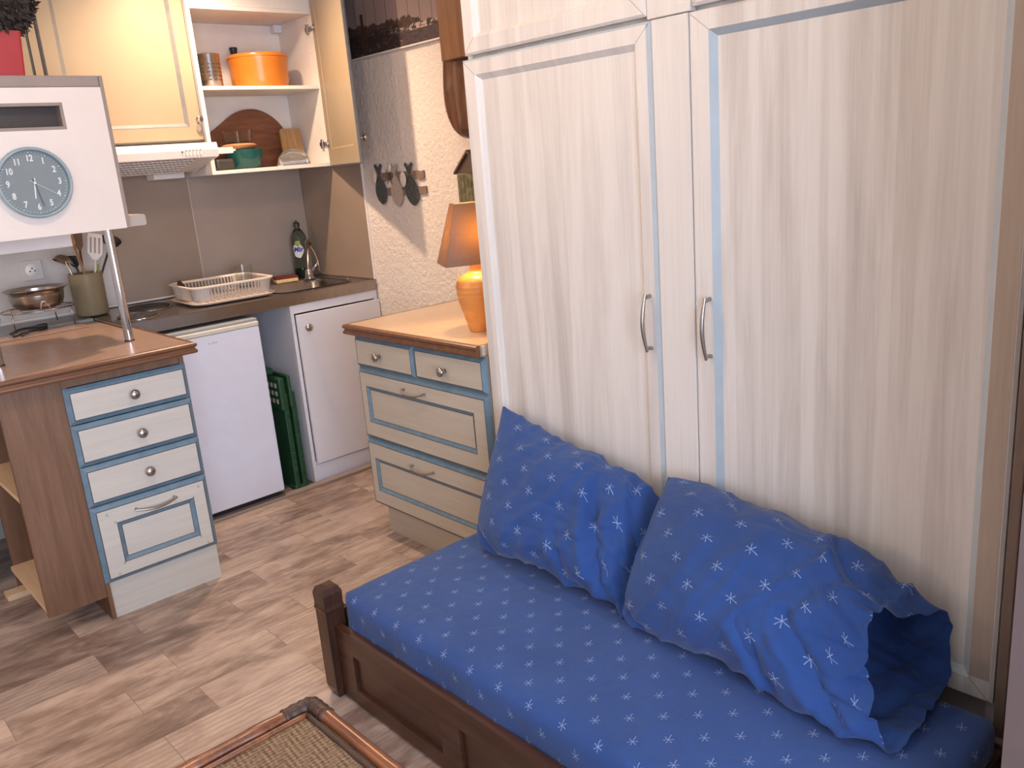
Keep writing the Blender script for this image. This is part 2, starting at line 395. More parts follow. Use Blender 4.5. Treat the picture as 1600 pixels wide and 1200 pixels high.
def curvepts(P, n, closed=False):
    P = [Vector(p) for p in P]; L = len(P) if closed else len(P)-1
    return [crom(P, L*i/(n if closed else n-1) if (closed or i < n-1) else L-1e-6, closed) for i in range(n)]
def prism(bm, pts, d, mi=0, side=None):
    """polygon pts extruded by vector d"""
    d = Vector(d); a = [bm.verts.new(Vector(p)) for p in pts]; b = [bm.verts.new(Vector(p)+d) for p in pts]; n = len(pts)
    fs = [bm.faces.new(a), bm.faces.new(list(reversed(b)))]
    for f in fs: f.material_index = mi
    for i in range(n):
        f = bm.faces.new((a[i], b[i], b[(i+1) % n], a[(i+1) % n])); f.material_index = mi if side is None else side; fs.append(f)
    bmesh.ops.recalc_face_normals(bm, faces=fs); return bm
def panel(bm, O, U, V, Nn, w, h, rings, cx=None):
    """nested rectangles: rings = [(inset, height, material of the band out to the previous ring)], last one filled;
    inset may be a number or (left, right, bottom, top)"""
    O, U, V, Nn = map(Vector, (O, U, V, Nn)); prev = None
    for ins, hh, mi in rings:
        if not isinstance(ins, tuple): ins = (ins,)*4
        l, r, b, t = ins
        q = [bm.verts.new(O + U*a + V*c + Nn*hh) for a, c in ((l, b), (w-r, b), (w-r, h-t), (l, h-t))]
        if prev:
            for i in range(4):
                f = bm.faces.new((prev[i], prev[(i+1) % 4], q[(i+1) % 4], q[i])); f.material_index = mi
        else:
            f = bm.faces.new(list(reversed(q))); f.material_index = mi
        prev = q; lm = mi
    f = bm.faces.new(prev); f.material_index = rings[-1][2]
    return bm
def sweep(bm, path, prof, z, closed=False, mi=0):
    """moulding: profile (outset, dz) swept along a plan path with mitred corners; outward is to the right of travel"""
    P = [Vector((p[0], p[1])) for p in path]; n = len(P); rows = []
    for i, p in enumerate(P):
        def nr(a, b):
            d = (b-a).normalized(); return Vector((d.y, -d.x))
        if closed: n1, n2 = nr(P[i-1], p), nr(p, P[(i+1) % n])
        else:
            n1 = nr(P[i-1], p) if i else None; n2 = nr(p, P[i+1]) if i < n-1 else None
            n1 = n1 or n2; n2 = n2 or n1
        m = (n1+n2); m = m/ max(1e-6, m.dot(n1))
        rows.append([bm.verts.new((p.x+m.x*o, p.y+m.y*o, z+dz)) for o, dz in prof])
    pr = list(zip(rows, rows[1:])) + ([(rows[-1], rows[0])] if closed else [])
    for a, b in pr:
        for k in range(len(prof)-1):
            f = bm.faces.new((a[k], b[k], b[k+1], a[k+1])); f.material_index = mi
    if not closed:
        f = bm.faces.new(rows[0]); f.material_index = mi; f = bm.faces.new(list(reversed(rows[-1]))); f.material_index = mi
    bmesh.ops.recalc_face_normals(bm, faces=bm.faces)
    return bm
def rrect(x0, x1, y0, y1, r, n=6):
    out = []
    for cx, cy, a0 in ((x1-r, y1-r, 0), (x0+r, y1-r, 90), (x0+r, y0+r, 180), (x1-r, y0+r, 270)):
        for i in range(n+1):
            a = math.radians(a0 + 90*i/n); out.append((cx+r*math.cos(a), cy+r*math.sin(a)))
    return out
def ringloft(bm, rings, cap0=False, cap1=False, mi=0):
    R = [[bm.verts.new(p) for p in r] for r in rings]; n = len(R[0])
    for a, b in zip(R, R[1:]):
        for i in range(n):
            f = bm.faces.new((a[i], a[(i+1) % n], b[(i+1) % n], b[i])); f.material_index = mi
    if cap0: bm.faces.new(list(reversed(R[0]))).material_index = mi
    if cap1: bm.faces.new(R[-1]).material_index = mi
    bmesh.ops.recalc_face_normals(bm, faces=bm.faces); return bm
def text_bm(s, size, depth=.0008, bold=0.0, shear=0.0):
    cu = bpy.data.curves.new('txt', 'FONT'); cu.body = s; cu.size = size; cu.extrude = depth; cu.offset = bold; cu.shear = shear
    cu.align_x = 'CENTER'; cu.align_y = 'CENTER'; cu.resolution_u = 3
    o = bpy.data.objects.new('txt', cu); COL.objects.link(o)
    bpy.context.view_layer.update()
    me = bpy.data.meshes.new_from_object(o.evaluated_get(bpy.context.evaluated_depsgraph_get()))
    bm = bmesh.new(); bm.from_mesh(me); bpy.data.objects.remove(o); bpy.data.meshes.remove(me); bpy.data.curves.remove(cu)
    return bm
FRONT_Y = Matrix(((1, 0, 0, 0), (0, 0, -1, 0), (0, 1, 0, 0), (0, 0, 0, 1)))     # x stays, y->z, faces -y
FRONT_X = Matrix(((0, 0, -1, 0), (-1, 0, 0, 0), (0, 1, 0, 0), (0, 0, 0, 1)))    # faces -x, reading left to right toward -y

# ------------------------------------------------------------------ THE SETTING
CE = 2.42
XS, YB, XL, YR = 2.245, 4.046, -2.3, -1.85
def struct(name, bm, m, **k): return tagk(obj(name, bm, m, **k), kind='structure')
struct('floor', box(B(), XL-.1, XS+.1, YR-.1, YB+.1, -.08, 0), M['floor'])
struct('ceiling', box(B(), XL-.1, XS+.1, YR-.1, YB+.1, CE, CE+.08), M['ceil'])
struct('wall_back', box(B(), XL-.1, XS+.1, YB, YB+.1, 0, CE), M['wallw'])
struct('wall_right', box(B(), XS, XS+.1, YR-.1, YB, 0, CE), M['crepi'])
struct('wall_left', box(B(), XL-.1, XL, YR-.1, YB, 0, CE), M['wallp'])
bm = B()
box(bm, XL, -1.5, YR-.1, YR, 0, CE); box(bm, 1.2, XS, YR-.1, YR, 0, CE); box(bm, -1.5, 1.2, YR-.1, YR, 0, .55); box(bm, -1.5, 1.2, YR-.1, YR, 2.15, CE)
struct('wall_front', bm, M['wallp'])
bm = B()
for x in (-1.5, -.17, 1.15): box(bm, x, x+.05, YR-.07, YR-.02, .55, 2.15)
for z in (.55, 2.10): box(bm, -1.45, 1.15, YR-.069, YR-.021, z, z+.05)
struct('window_1', bm, M['trimw'])
# the stub partition in the near right corner and the jamb against the wardrobe
struct('wall_partition', box(B(), 1.20, XS-.002, YR+.002, .3395, .001, CE-.002), M['purple'])
struct('wall_partition_end', box(B(), 1.657, XS-.002, .3400, .468, .001, CE-.002), M['purple'])
struct('trim_1', box(B(), 1.650, 1.70, .4685, .489, .001, CE-.002, .003), M['jamb'])
# kitchen threshold strip on the floor
struct('trim_2', box(B(), 1.075, XS-.003, 3.412, 3.45, .0005, .014, .003), M['hutchg'])
struct('trim_3', box(B(), 1.075, XS-.003, 3.4505, YB-.003, .0005, .006), plain('grey_kitchen_floor', (.13, .115, .10), .6))
# splashback panels
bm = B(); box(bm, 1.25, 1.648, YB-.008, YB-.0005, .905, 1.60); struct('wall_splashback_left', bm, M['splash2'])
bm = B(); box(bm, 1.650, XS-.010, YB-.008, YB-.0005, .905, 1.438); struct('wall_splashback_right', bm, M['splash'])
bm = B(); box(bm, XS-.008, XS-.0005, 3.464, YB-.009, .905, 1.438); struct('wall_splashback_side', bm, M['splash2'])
struct('trim_4', box(B(), XS-.0095, XS-.0005, 3.456, 3.4635, .902, 1.44, .001), M['trimw'])
struct('trim_5', box(B(), 1.647, 1.651, YB-.0095, YB-.008, .905, 1.438), plain('pale_joint', (.50, .43, .37), .5))
struct('trim_6', box(B(), .5, 1.646, YB-.012, YB-.0085, .905, .912), M['trimw'])
# ------------------------------------------------------------------ wall socket
t = thing('wall_socket', 'square white wall socket above the pan stand', 'socket', (.92, YB-.0005, 1.113))
bm = B(); box(bm, .878, .962, YB-.010, YB-.0006, 1.071, 1.155, .003); obj('plate', bm, M['wallw'], t)
bm = B(); lathe(bm, [(.0, .0), (.021, .0), (.024, .004), (.026, .0045)], (0, 0, 0), 28)
bmesh.ops.transform(bm, matrix=Matrix.Translation((.92, YB-.0145, 1.113)) @ Matrix.Rotation(-PI/2, 4, 'X'), verts=bm.verts)
obj('recess', bm, M['trimw'], t, smooth=True)
bm = B()
for dx, dz in ((-.0095, -.003), (.0095, -.003), (0, .008)):
    lathe(bm, [(0, 0), (.0032, 0), (.0032, .001), (0, .001)], (.92+dx, YB-.0146, 1.113+dz), 12, mat=Matrix.Rotation(PI/2, 4, 'X'))
obj('pin_hole', bm, M['black'], t)

# ------------------------------------------------------------------ hardware
def knob(x, y, z, d, parent, r=.0165, m=None):
    """round knob sticking out along direction d"""
    bm = B(); q = Vector((0, 0, 1)).rotation_difference(Vector(d)).to_matrix().to_4x4()
    lathe(bm, [(0, 0), (.0075, 0), (.006, .007), (.006, .012), (r*.8, .016), (r, .021), (r*.95, .026), (r*.6, .030), (0, .0315)], (x, y, z), 24, mat=q)
    return obj('knob', bm, m or M['nickel'], parent, smooth=True)
def bow_handle(p0, p1, out, sag, parent, r=.0045, name='handle', m=None, feet=.008):
    p0, p1, out, sag = map(Vector, (p0, p1, out, sag)); pts = []; rs = []
    for i in range(17):
        s = i/16; a = math.sin(PI*s)
        pts.append(p0.lerp(p1, s) + out*(.75+.25*a) + sag*a); rs.append(r*(.75+.45*a))
    bm = B(); tube(bm, pts, rs, 10)
    e = (p1-p0).normalized()
    for p, q in ((p0 + e*.006, pts[1]), (p1 - e*.006, pts[-2])):
        tube(bm, [p + out.normalized()*.0003, q], [feet*.8, r], 12)
    return obj(name, bm, m or M['nickel'], parent, smooth=True, auto=50)

# ------------------------------------------------------------------ WARDROBE
XW = 1.655
t = thing('wardrobe', 'tall whitewashed built-in wardrobe with panelled doors behind the blue bed', 'wardrobe', (1.95, 1.23, 0))
bm = B()
box(bm, XW+.024, XS-.003, 1.952, 1.972, .0, 2.395); box(bm, XW+.024, XS-.003, .492, .512, .0, 2.395)
box(bm, XW+.024, XS-.003, .513, 1.951, .268, .288); box(bm, XW+.024, XS-.003, .513, 1.951, 2.375, 2.395)
box(bm, XS-.012, XS-.004, .513, 1.951, .289, 2.374); box(bm, XW+.03, XS-.013, .513, 1.951, 1.685, 1.703)
obj('carcass', bm, M['ww'], t)
def wdoor(y_left, y_right, z0, z1, fr, name, handle=None):
    """y_left is the kitchen side (left in the photo)"""
    bm = B(); L, R, Bm, T = fr
    w, h = y_left-y_right, z1-z0
    a = .006; g = .015; ar = .0125 if z0 < 1 and y_left > 1.5 else .006
    rings = [(0, 0, 0), (0, .017, 0), ((a, ar, a, a), .022, 1 if ar > .01 else 0), ((L-g, R-g, Bm-g, T-g), .022, 0), ((L, R, Bm, T), .008, 1 if (y_right < .6 and z0 < 1) else 0), ((L+.0003, R+.0003, Bm+.0003, T+.0003), .008, 0)]
    panel(bm, (XW+.022, y_left, z0), (0, -1, 0), (0, 0, 1), (-1, 0, 0), w, h, rings)
    bmesh.ops.recalc_face_normals(bm, faces=bm.faces)
    # fine mitre lines where stiles meet rails
    d = obj(name, bm, [M['ww'], M['wwblue']], t)
    if y_right < .6:
        bm = B(); box(bm, XW-.0008, XW-.0002, y_right+.008, y_right+R-g-.001, z0+T*.9, z1-T*.9); obj('stile', bm, M['wwbrown'], d, label='browner right-hand stile')
    for (a0, a1) in (((0, h), (L-g, h-T+g)), ((w, h), (w-R+g, h-T+g)), ((0, 0), (L-g, Bm-g)), ((w, 0), (w-R+g, Bm-g))):
        p = Vector((XW-.0001, y_left-a0[0], z0+a0[1])); q = Vector((XW-.0001, y_left-a1[0], z0+a1[1]))
        dd = (q-p).normalized(); p += dd*.008; sv = Vector((0, -dd.z, dd.y))*.0005
        bm = B(); prism(bm, [p-sv, p+sv, q+sv, q-sv], (.0006, 0, 0)); obj('mitre_line', bm, M['driftwood'], d)
    if handle:
        y, za, zb = handle
        bow_handle((XW, y, zb), (XW, y, za), (-.026, 0, 0), (-.003, .004, 0), d, .0046, feet=.0065)
    return d
wdoor(1.975, 1.2985, .273, 1.690, (.067, .060, .06, .058), 'door', (1.327, .916, 1.062))
wdoor(1.1935, .494, .273, 1.690, (.067, .062, .06, .057), 'door', (1.150, .916, 1.066))
wdoor(1.962, 1.3105, 1.701, 2.39, (.062, .060, .058, .058), 'upper_door')
wdoor(1.1855, .494, 1.701, 2.39, (.062, .060, .058, .058), 'upper_door')
for z0, z1 in ((.273, 1.6905), (1.6925, 2.39)):
    bm = B(); ya, yb = (1.2965, 1.1955) if z0 < 1 else (1.308, 1.188)
    panel(bm, (XW+.022, ya, z0), (0, -1, 0), (0, 0, 1), (-1, 0, 0), ya-yb, z1-z0, [(0, 0, 0), (0, .019, 0), (.0015, .021, 0)])
    bmesh.ops.recalc_face_normals(bm, faces=bm.faces); obj('centre_post', bm, M['ww'], t)
bm = B(); box(bm, 1.692, 1.708, .514, 1.950, 0, .266); obj('plinth', bm, M['greypl'], t)

# ------------------------------------------------------------------ DRESSER (chest of drawers by the side wall)
MOLD = [(0, 0), (.012, 0), (.0165, -.003), (.018, -.009), (.0155, -.014), (.011, -.017), (.0125, -.022), (.0165, -.026), (.0175, -.031), (.015, -.036), (.008, -.038), (0, -.038)]
t = thing('chest_of_drawers', 'cream chest of drawers with blue bevels and a wooden top, left of the wardrobe', 'chest of drawers', (1.95, 2.36, 0))
bm = B(); box(bm, 1.662, XS-.004, 1.988, 2.742, .146, .820); obj('carcass', bm, M['creamd'], t)
bm = B(); box(bm, 1.70, XS-.006, 1.990, 2.730, 0, .1455); obj('plinth', bm, M['creamd'], t)
bm = B(); box(bm, 1.640, XS-.003, 1.995, 2.752, .8215, .859); obj('worktop', bm, M['laminated'], t)
bm = B(); sweep(bm, [(XS-.003, 2.7525), (1.6395, 2.7525), (1.6395, 1.9905)], [(o, dz) for o, dz in reversed(MOLD)], .8588)
# outward must be away from the top: flip when the sweep turned inward
obj('moulded_edge', bm, M['oakedge'], t)
bm = B(); box(bm, 1.642, 1.652, 1.9785, 1.9895, .826, .858, .002); obj('end_cap', bm, M['greypl'], t)
def dfront(y_l, y_r, z0, z1, parent, name, recess=None, bev=(.013, .013, .013, .013)):
    bm = B(); w, h = y_l-y_r, z1-z0; D = .0155
    rings = [(0, 0, 0), (0, .002, 0), (bev, D, 0), (tuple(b+.0030 for b in bev), D, 2), (tuple(b+.0032 for b in bev), D, 1)]
    if recess:
        l, r, b, tp = recess; q = .011
        rings += [((l-q-.0025, r-q-.0025, b-q-.0025, tp-q-.0025), D, 1), ((l-q, r-q, b-q, tp-q), D, 2), ((l, r, b, tp), D-.007, 0), ((l+.0022, r+.0022, b+.0022, tp+.0022), D-.007, 2), ((l+.0024, r+.0024, b+.0024, tp+.0024), D-.007, 1)]
    panel(bm, (1.6615, y_l, z0), (0, -1, 0), (0, 0, 1), (-1, 0, 0), w, h, rings)
    bmesh.ops.recalc_face_normals(bm, faces=bm.faces)
    return obj(name, bm, [M['blue'], M['creamd'], M['line']], parent)
d = dfront(2.7425, 2.3695, .694, .8155, t, 'drawer'); knob(1.646, 2.575, .753, (-1, 0, 0), d)
d = dfront(2.3685, 1.9885, .694, .8155, t, 'drawer'); knob(1.646, 2.190, .750, (-1, 0, 0), d)
d = dfront(2.7425, 1.9885, .412, .692, t, 'drawer', (.064, .084, .084, .080)); bow_handle((1.646, 2.445, .650), (1.646, 2.312, .650), (-.022, 0, 0), (-.004, 0, -.012), d, .0035, feet=.006)
d = dfront(2.7425, 1.9885, .134, .410, t, 'drawer', (.064, .084, .080, .088)); bow_handle((1.646, 2.445, .362), (1.646, 2.309, .362), (-.022, 0, 0), (-.004, 0, -.012), d, .0035, feet=.006)

# ------------------------------------------------------------------ ISLAND
t = thing('kitchen_island', 'brown oak kitchen island with cream and blue drawers and open shelves', 'kitchen island', (.86, 3.1, 0))
bm = B()
box(bm, .6692, .683, 2.906, 3.44, .0, .852); box(bm, 1.049, 1.065, 2.906, 3.44, .137, .852); box(bm, .6832, 1.048, 2.908, 3.44, .137, .152)
box(bm, .6832, 1.048, 3.43, 3.44, .153, .852); box(bm, .6832, 1.048, 2.9065, 2.925, .820, .852)
obj('carcass', bm, M['oak'], t)
bm = B(); box(bm, .486, .6690, 2.9085, 2.926, .086, .852, .001); obj('end_panel', bm, M['oak'], t)
bm = B(); box(bm, .500, .6690, 3.425, 3.44, .02, .852); obj('back_panel', bm, M['oak'], t)
for z in (.478, .088):
    bm = B(); box(bm, .4905, .6688, 2.9265, 3.4245, z, z+.016); obj('shelf', bm, M['beech'], t)
bm = B(); box(bm, .45, .6600, 3.36, 3.42, .001, .022); obj('foot_board', bm, M['beech'], t)
bm = B(); box(bm, .6835, 1.062, 2.912, 2.926, 0, .136); obj('plinth', bm, M['cream'], t)
def ifront(z0, z1, name, recess=None):
    bm = B(); x0, x1 = .669, 1.0655; D = .0155; b = .0145
    rings = [(0, 0, 0), (0, .002, 0), (b, D, 0), (b+.0030, D, 2), (b+.0032, D, 1)]
    if recess:
        l, r, bb, tp = recess; q = .012
        rings += [((l-q-.0025, r-q-.0025, bb-q-.0025, tp-q-.0025), D, 1), ((l-q, r-q, bb-q, tp-q), D, 2), ((l, r, bb, tp), D-.008, 0), ((l+.0022, r+.0022, bb+.0022, tp+.0022), D-.008, 2), ((l+.0024, r+.0024, bb+.0024, tp+.0024), D-.008, 1)]
    panel(bm, (x0, 2.9055, z0), (1, 0, 0), (0, 0, 1), (0, -1, 0), x1-x0, z1-z0, rings)
    bmesh.ops.recalc_face_normals(bm, faces=bm.faces)
    if recess:
        for x, z in ((.716, .374), (.738, .341), (1.029, .373), (1.006, .340), (1.006, .190), (1.029, .157), (.740, .191), (.717, .157)):
            lathe(bm, [(.0026, 0), (.0026, .0005), (.0036, .0005), (.0036, 0)], (x, 2.8900, z), 14, mi=2, mat=Matrix.Rotation(PI/2, 4, 'X'))
    return obj(name, bm, [M['blue'], M['cream'], M['line']], t)
for z0, z1, kz in ((.696, .8175, .757), (.5525, .693, .622), (.4105, .550, .485)):
    d = ifront(z0, z1, 'drawer'); knob(.874, 2.890, kz, (0, -1, 0), d)
d = ifront(.134, .408, 'drawer', (.087, .073, .074, .084))
bow_handle((.803, 2.890, .366), (.946, 2.890, .366), (0, -.022, 0), (0, -.004, -.010), d, .0042, feet=.006)
bm = B(); prism(bm, [(.30, 2.876, .8525), (1.085, 2.876, .8525), (1.085, 3.447, .8525), (1.0585, 3.447, .8525), (1.0585, 3.815, .8525), (.30, 3.815, .8525)], (0, 0, .0365))
obj('worktop', bm, M['laminate'], t)
bm = B(); sweep(bm, [(.30, 2.8755), (1.0855, 2.8755), (1.0855, 3.447)], [(o, dz) for o, dz in reversed(MOLD)], .8892); obj('moulded_edge', bm, M['oakedge'], t)

# the thin board lying at the back of the island top
bm = B(); box(bm, .31, .992, 3.655, 3.812, .8895, .8955, .0015)
tagk(obj('wooden_board', bm, M['laminate']), 'flat brown wooden board lying across the back of the island top', 'board')

# ------------------------------------------------------------------ MICROWAVE HUTCH on chrome poles
t = thing('hanging_cupboard', 'pale cupboard with taupe edges raised on two chrome poles above the island', 'cupboard', (.76, 3.28, .889))
bm = B(); box(bm, .44, 1.030, 3.104, 3.48, 1.748, 1.784, .004); obj('top_board', bm, M['hutchg'], t)
bm = B(); box(bm, 1.0305, 1.043, 3.1045, 3.47, 1.290, 1.7835, .002); obj('side_panel', bm, M['hutchg'], t)
# front with a slot opening
x0, x1, z0, z1 = .44, 1.030, 1.284, 1.7475; sx0, sx1, sz0, sz1 = .60, .902, 1.617, 1.701
bm = B(); box(bm, x0, sx0, 3.104, 3.120, z0, z1); box(bm, sx1, x1, 3.104, 3.120, z0, z1)
box(bm, sx0, sx1, 3.104, 3.120, z0, sz0); box(bm, sx0, sx1, 3.104, 3.120, sz1, z1)
bmesh.ops.remove_doubles(bm, verts=bm.verts, dist=1e-5)
obj('front_panel', bm, M['hutchw'], t)
bm = B(); g = .010
for a in ((sx0, sx1, sz1-g, sz1), (sx0, sx1, sz0, sz0+g), (sx1-g, sx1, sz0+g, sz1-g), (sx0, sx0+g, sz0+g, sz1-g)): box(bm, a[0]+.0002, a[1]-.0002, 3.1035, 3.150, a[2]+.0002, a[3]-.0002)
obj('slot_frame', bm, M['hutchg'], t)
bm = B(); box(bm, .47, 1.0, 3.151, 3.44, 1.45, 1.735); obj('slot_mesh', bm, M['perf'], t, label='dark perforated metal behind the slot')
bm = B(); box(bm, .44, 1.029, 3.1205, 3.47, 1.285, 1.301); obj('bottom_board', bm, M['hutchw'], t)
bm = B(); box(bm, .44, .925, 3.40, 3.42, 1.228, 1.2845); obj('rear_rail', bm, M['trimw'], t)
bm = B(); ringloft(bm, [[(x, 3.17, z) for x, z in rrect(1.030, 1.108, 1.284, 1.323, .008)], [(x, 3.40, z) for x, z in rrect(1.030, 1.108, 1.284, 1.323, .008)]], True, True)
bmesh.ops.translate(bm, vec=(.0135, 0, 0), verts=bm.verts); obj('side_bracket', bm, M['greypl'], t)
for x in (.560, .977):
    bm = B(); lathe(bm, [(0, 0), (.0155, 0), (.0155, .3950), (0, .3950)], (x, 3.146, .8892), 28); p = obj('pole', bm, M['chrome'], t, smooth=True, auto=40)
    bm = B(); lathe(bm, [(.0157, 0), (.0172, 0), (.0172, .004), (.0157, .005)], (x, 3.146, .8892), 28); obj('foot_ring', bm, M['black'], p, smooth=True, auto=40)
# ------------------------------------------------------------------ CLOCK
t = thing('wall_clock', 'round slate-blue wall clock with pale numerals on the pale cupboard', 'clock', (.769, 3.1035, 1.456))
C0 = Vector((.767, 3.1035, 1.456)); RX = Matrix.Rotation(PI/2, 4, 'X')
bm = B(); lathe(bm, [(0, .0005), (.098, .0005), (.1085, .004), (.111, .015), (.110, .030), (.1065, .034), (.1025, .034), (.1010, .030), (.1005, .018), (.1005, .012)], C0, 72, mat=RX); obj('rim', bm, M['clockrim'], t, smooth=True)
bm = B(); lathe(bm, [(0, .012), (.1003, .012), (.1003, .014), (0, .014)], C0, 72, mat=RX); obj('dial', bm, M['clockface'], t)
for h in range(1, 13):
    bm = B(); a = PI/2 - h*PI/6; tb = text_bm(str(h), .026, .0004, .0007)
    bmesh.ops.scale(tb, vec=(.82, 1.05, 1), verts=tb.verts)
    merge(bm, tb, Matrix.Translation(C0 + Vector((.076*math.cos(a), -.0146, .076*math.sin(a)))) @ FRONT_Y)
    obj('numeral', bm, M['numeral'], t)
bm = B()
for k in range(60):
    a = k*PI/30; q = Matrix.Translation(C0 + Vector((0, -.0142, 0))) @ Matrix.Rotation(-a, 4, 'Y')
    tb = B(); s = .0011 if k % 5 == 0 else .0004; box(tb, -s, s, -.0003, .0002, .092, .0965); merge(bm, tb, q)
obj('minute_marks', bm, M['numeral'], t)
def chand(ang, L, w, y, m, tail=.015):
    bm = B(); tb = B(); prism(tb, [(-w, 0, -tail), (w, 0, -tail), (w*.8, 0, L*.9), (0, 0, L), (-w*.8, 0, L*.9)], (0, -.0006, 0))
    merge(bm, tb, Matrix.Translation(C0 + Vector((0, y, 0))) @ Matrix.Rotation(math.radians(ang), 4, 'Y')); return bm
obj('hour_hand', chand(187, .052, .0024, -.0165, None), M['numeral'], t)
obj('minute_hand', chand(169, .078, .0019, -.018, None), M['handb'], t)
obj('second_hand', chand(123, .075, .0005, -.0195, None), M['numeral'], t)
bm = B(); lathe(bm, [(0, .0145), (.004, .0145), (.004, .0215), (0, .0215)], C0, 16, mat=RX); obj('hub', bm, M['numeral'], t)

# ------------------------------------------------------------------ TOPIARY
t = thing('potted_topiary', 'dark bushy dried plant in a square red pot on the pale cupboard', 'potted plant', (.765, 3.215, 1.784))
bm = B(); tb = B()
for (a, z) in ((0, 0),): pass
R1 = [(x, y, 1.7845) for x, y in rrect(.708, .826, 3.152, 3.27, .006, 3)]; R2 = [(x, y, 1.922) for x, y in rrect(.698, .836, 3.142, 3.28, .006, 3)]; R3 = [(x, y, 1.922) for x, y in rrect(.704, .830, 3.148, 3.274, .004, 3)]; R4 = [(x, y, 1.905) for x, y in rrect(.705, .829, 3.149, 3.273, .004, 3)]
ringloft(bm, [R1, R2, R3, R4], True, True); obj('pot', bm, M['red'], t)
bm = B(); rnd = random.Random(3)
bmesh.ops.create_icosphere(bm, subdivisions=3, radius=.128, matrix=Matrix.Translation((.765, 3.212, 2.035)))
for v in bm.verts: v.co += (v.co-Vector((.765, 3.212, 2.035)))*(.14*noise.noise(v.co*18))
for i in range(4200):
    d = Vector((rnd.gauss(0, 1), rnd.gauss(0, 1), rnd.gauss(0, 1))).normalized(); p = Vector((.765, 3.212, 2.035)) + d*(.125+.022*rnd.random())*(1+.10*noise.noise(d*4))
    a = Vector((rnd.gauss(0, 1), rnd.gauss(0, 1), rnd.gauss(0, 1))).normalized(); b = (d*.8+a*.7).normalized(); c = b.cross(a).normalized(); L = .010+.008*rnd.random(); w = L*.4
    bm.faces.new([bm.verts.new(p+q) for q in (-c*0-b*L*.5, c*w, b*L, -c*w)])
obj('foliage', bm, M['leaf'], t)

# ------------------------------------------------------------------ STEEL WORKTOP with sink and hob
t = thing('kitchen_worktop', 'stainless steel kitchen worktop with hot plates and an inset sink', 'worktop', (1.65, 3.75, .85))
bm = B()
oz = .900; X0, X1, Y0, Y1 = 1.0605, XS-.010, 3.4505, YB-.010; hx0, hx1, hy0, hy1 = 1.79, 2.165, 3.535, 3.875
outer = []; inner = rrect(hx0, hx1, hy0, hy1, .06, 6); nI = len(inner)
def toedge(p):
    cx, cy = (hx0+hx1)/2, (hy0+hy1)/2; d = Vector((p[0]-cx, p[1]-cy)); s = 1e9
    if d.x > 0: s = min(s, (X1-cx)/d.x)
    if d.x < 0: s = min(s, (X0-cx)/d.x)
    if d.y > 0: s = min(s, (Y1-cy)/d.y)
    if d.y < 0: s = min(s, (Y0-cy)/d.y)
    return (cx+d.x*s, cy+d.y*s)
# top as strips around the basin
box(bm, X0, hx0, Y0, Y1, .852, oz); box(bm, hx1, X1, Y0, Y1, .852, oz); box(bm, hx0, hx1, Y0, hy0, .852, oz); box(bm, hx0, hx1, hy1, Y1, .852, oz)
# corner fillets of the opening
for cx, cy, sx, sy in ((hx0, hy0, 1, 1), (hx1, hy0, -1, 1), (hx1, hy1, -1, -1), (hx0, hy1, 1, -1)):
    r = .06; arc = [(cx+sx*(r-r*math.sin(a)), cy+sy*(r-r*math.cos(a))) for a in [i*PI/12 for i in range(7)]]
    prism(bm, [(cx, cy, .88)] + [(a, b, .88) for a, b in arc], (0, 0, oz-.88))
# raised drip rim
sweep(bm, [(X0+.012, Y0+.006), (X1-.006, Y0+.006), (X1-.006, Y1-.006), (X0+.012, Y1-.006)], [(0, 0), (.006, .003), (.006, .0005), (0, .0004)], oz, closed=True)
obj('steel_top', bm, M['steel'], t)
bm = B(); ins = lambda k, z: [(x, y, z) for x, y in rrect(hx0+k, hx1-k, hy0+k, hy1-k, .06-k*.3, 6)]
ringloft(bm, [ins(-.012, oz+.0025), ins(-.002, oz+.003), ins(.003, oz-.004), ins(.010, .80), ins(.022, .765), ins(.05, .755)], False, True)
for f in bm.faces: f.normal_flip()
obj('sink_basin', bm, M['steel'], t, smooth=True, auto=60)
bm = B()
lathe(bm, [(0, 0), (.012, 0), (.02, .001), (.02, 0)], (1.95, 3.70, .756), 16); obj('drain', bm, M['chrome'], t)
bm = B()
for i in range(5): box(bm, 1.80+.0, 2.14, 3.900+i*.022, 3.908+i*.022, oz, oz+.0016, .0007)
obj('drainer_ribs', bm, M['steel'], t)
for cx, cy, r in ((1.285, 3.815, .092), (1.170, 3.610, .078)):
    bm = B(); lathe(bm, [(0, .012), (r*.22, .012), (r*.24, .0095), (r*.90, .0095), (r*.93, .012), (r, .010), (r, .0003), (0, .0003)], (cx, cy, oz), 44); h = obj('hot_plate', bm, M['castiron'], t, smooth=True, auto=30)
    bm = B(); lathe(bm, [(r+.0005, .0005), (r+.010, .0005), (r+.008, .004), (r+.0005, .005)], (cx, cy, oz), 44); obj('plate_ring', bm, M['chrome'], h, smooth=True)
bm = B(); box(bm, .30, 1.0590, 3.8165, YB-.0125, .852, .8995, .002); tagk(obj('rear_worktop', bm, M['greytop']), 'narrow grey worktop strip along the wall behind the island top', 'worktop')

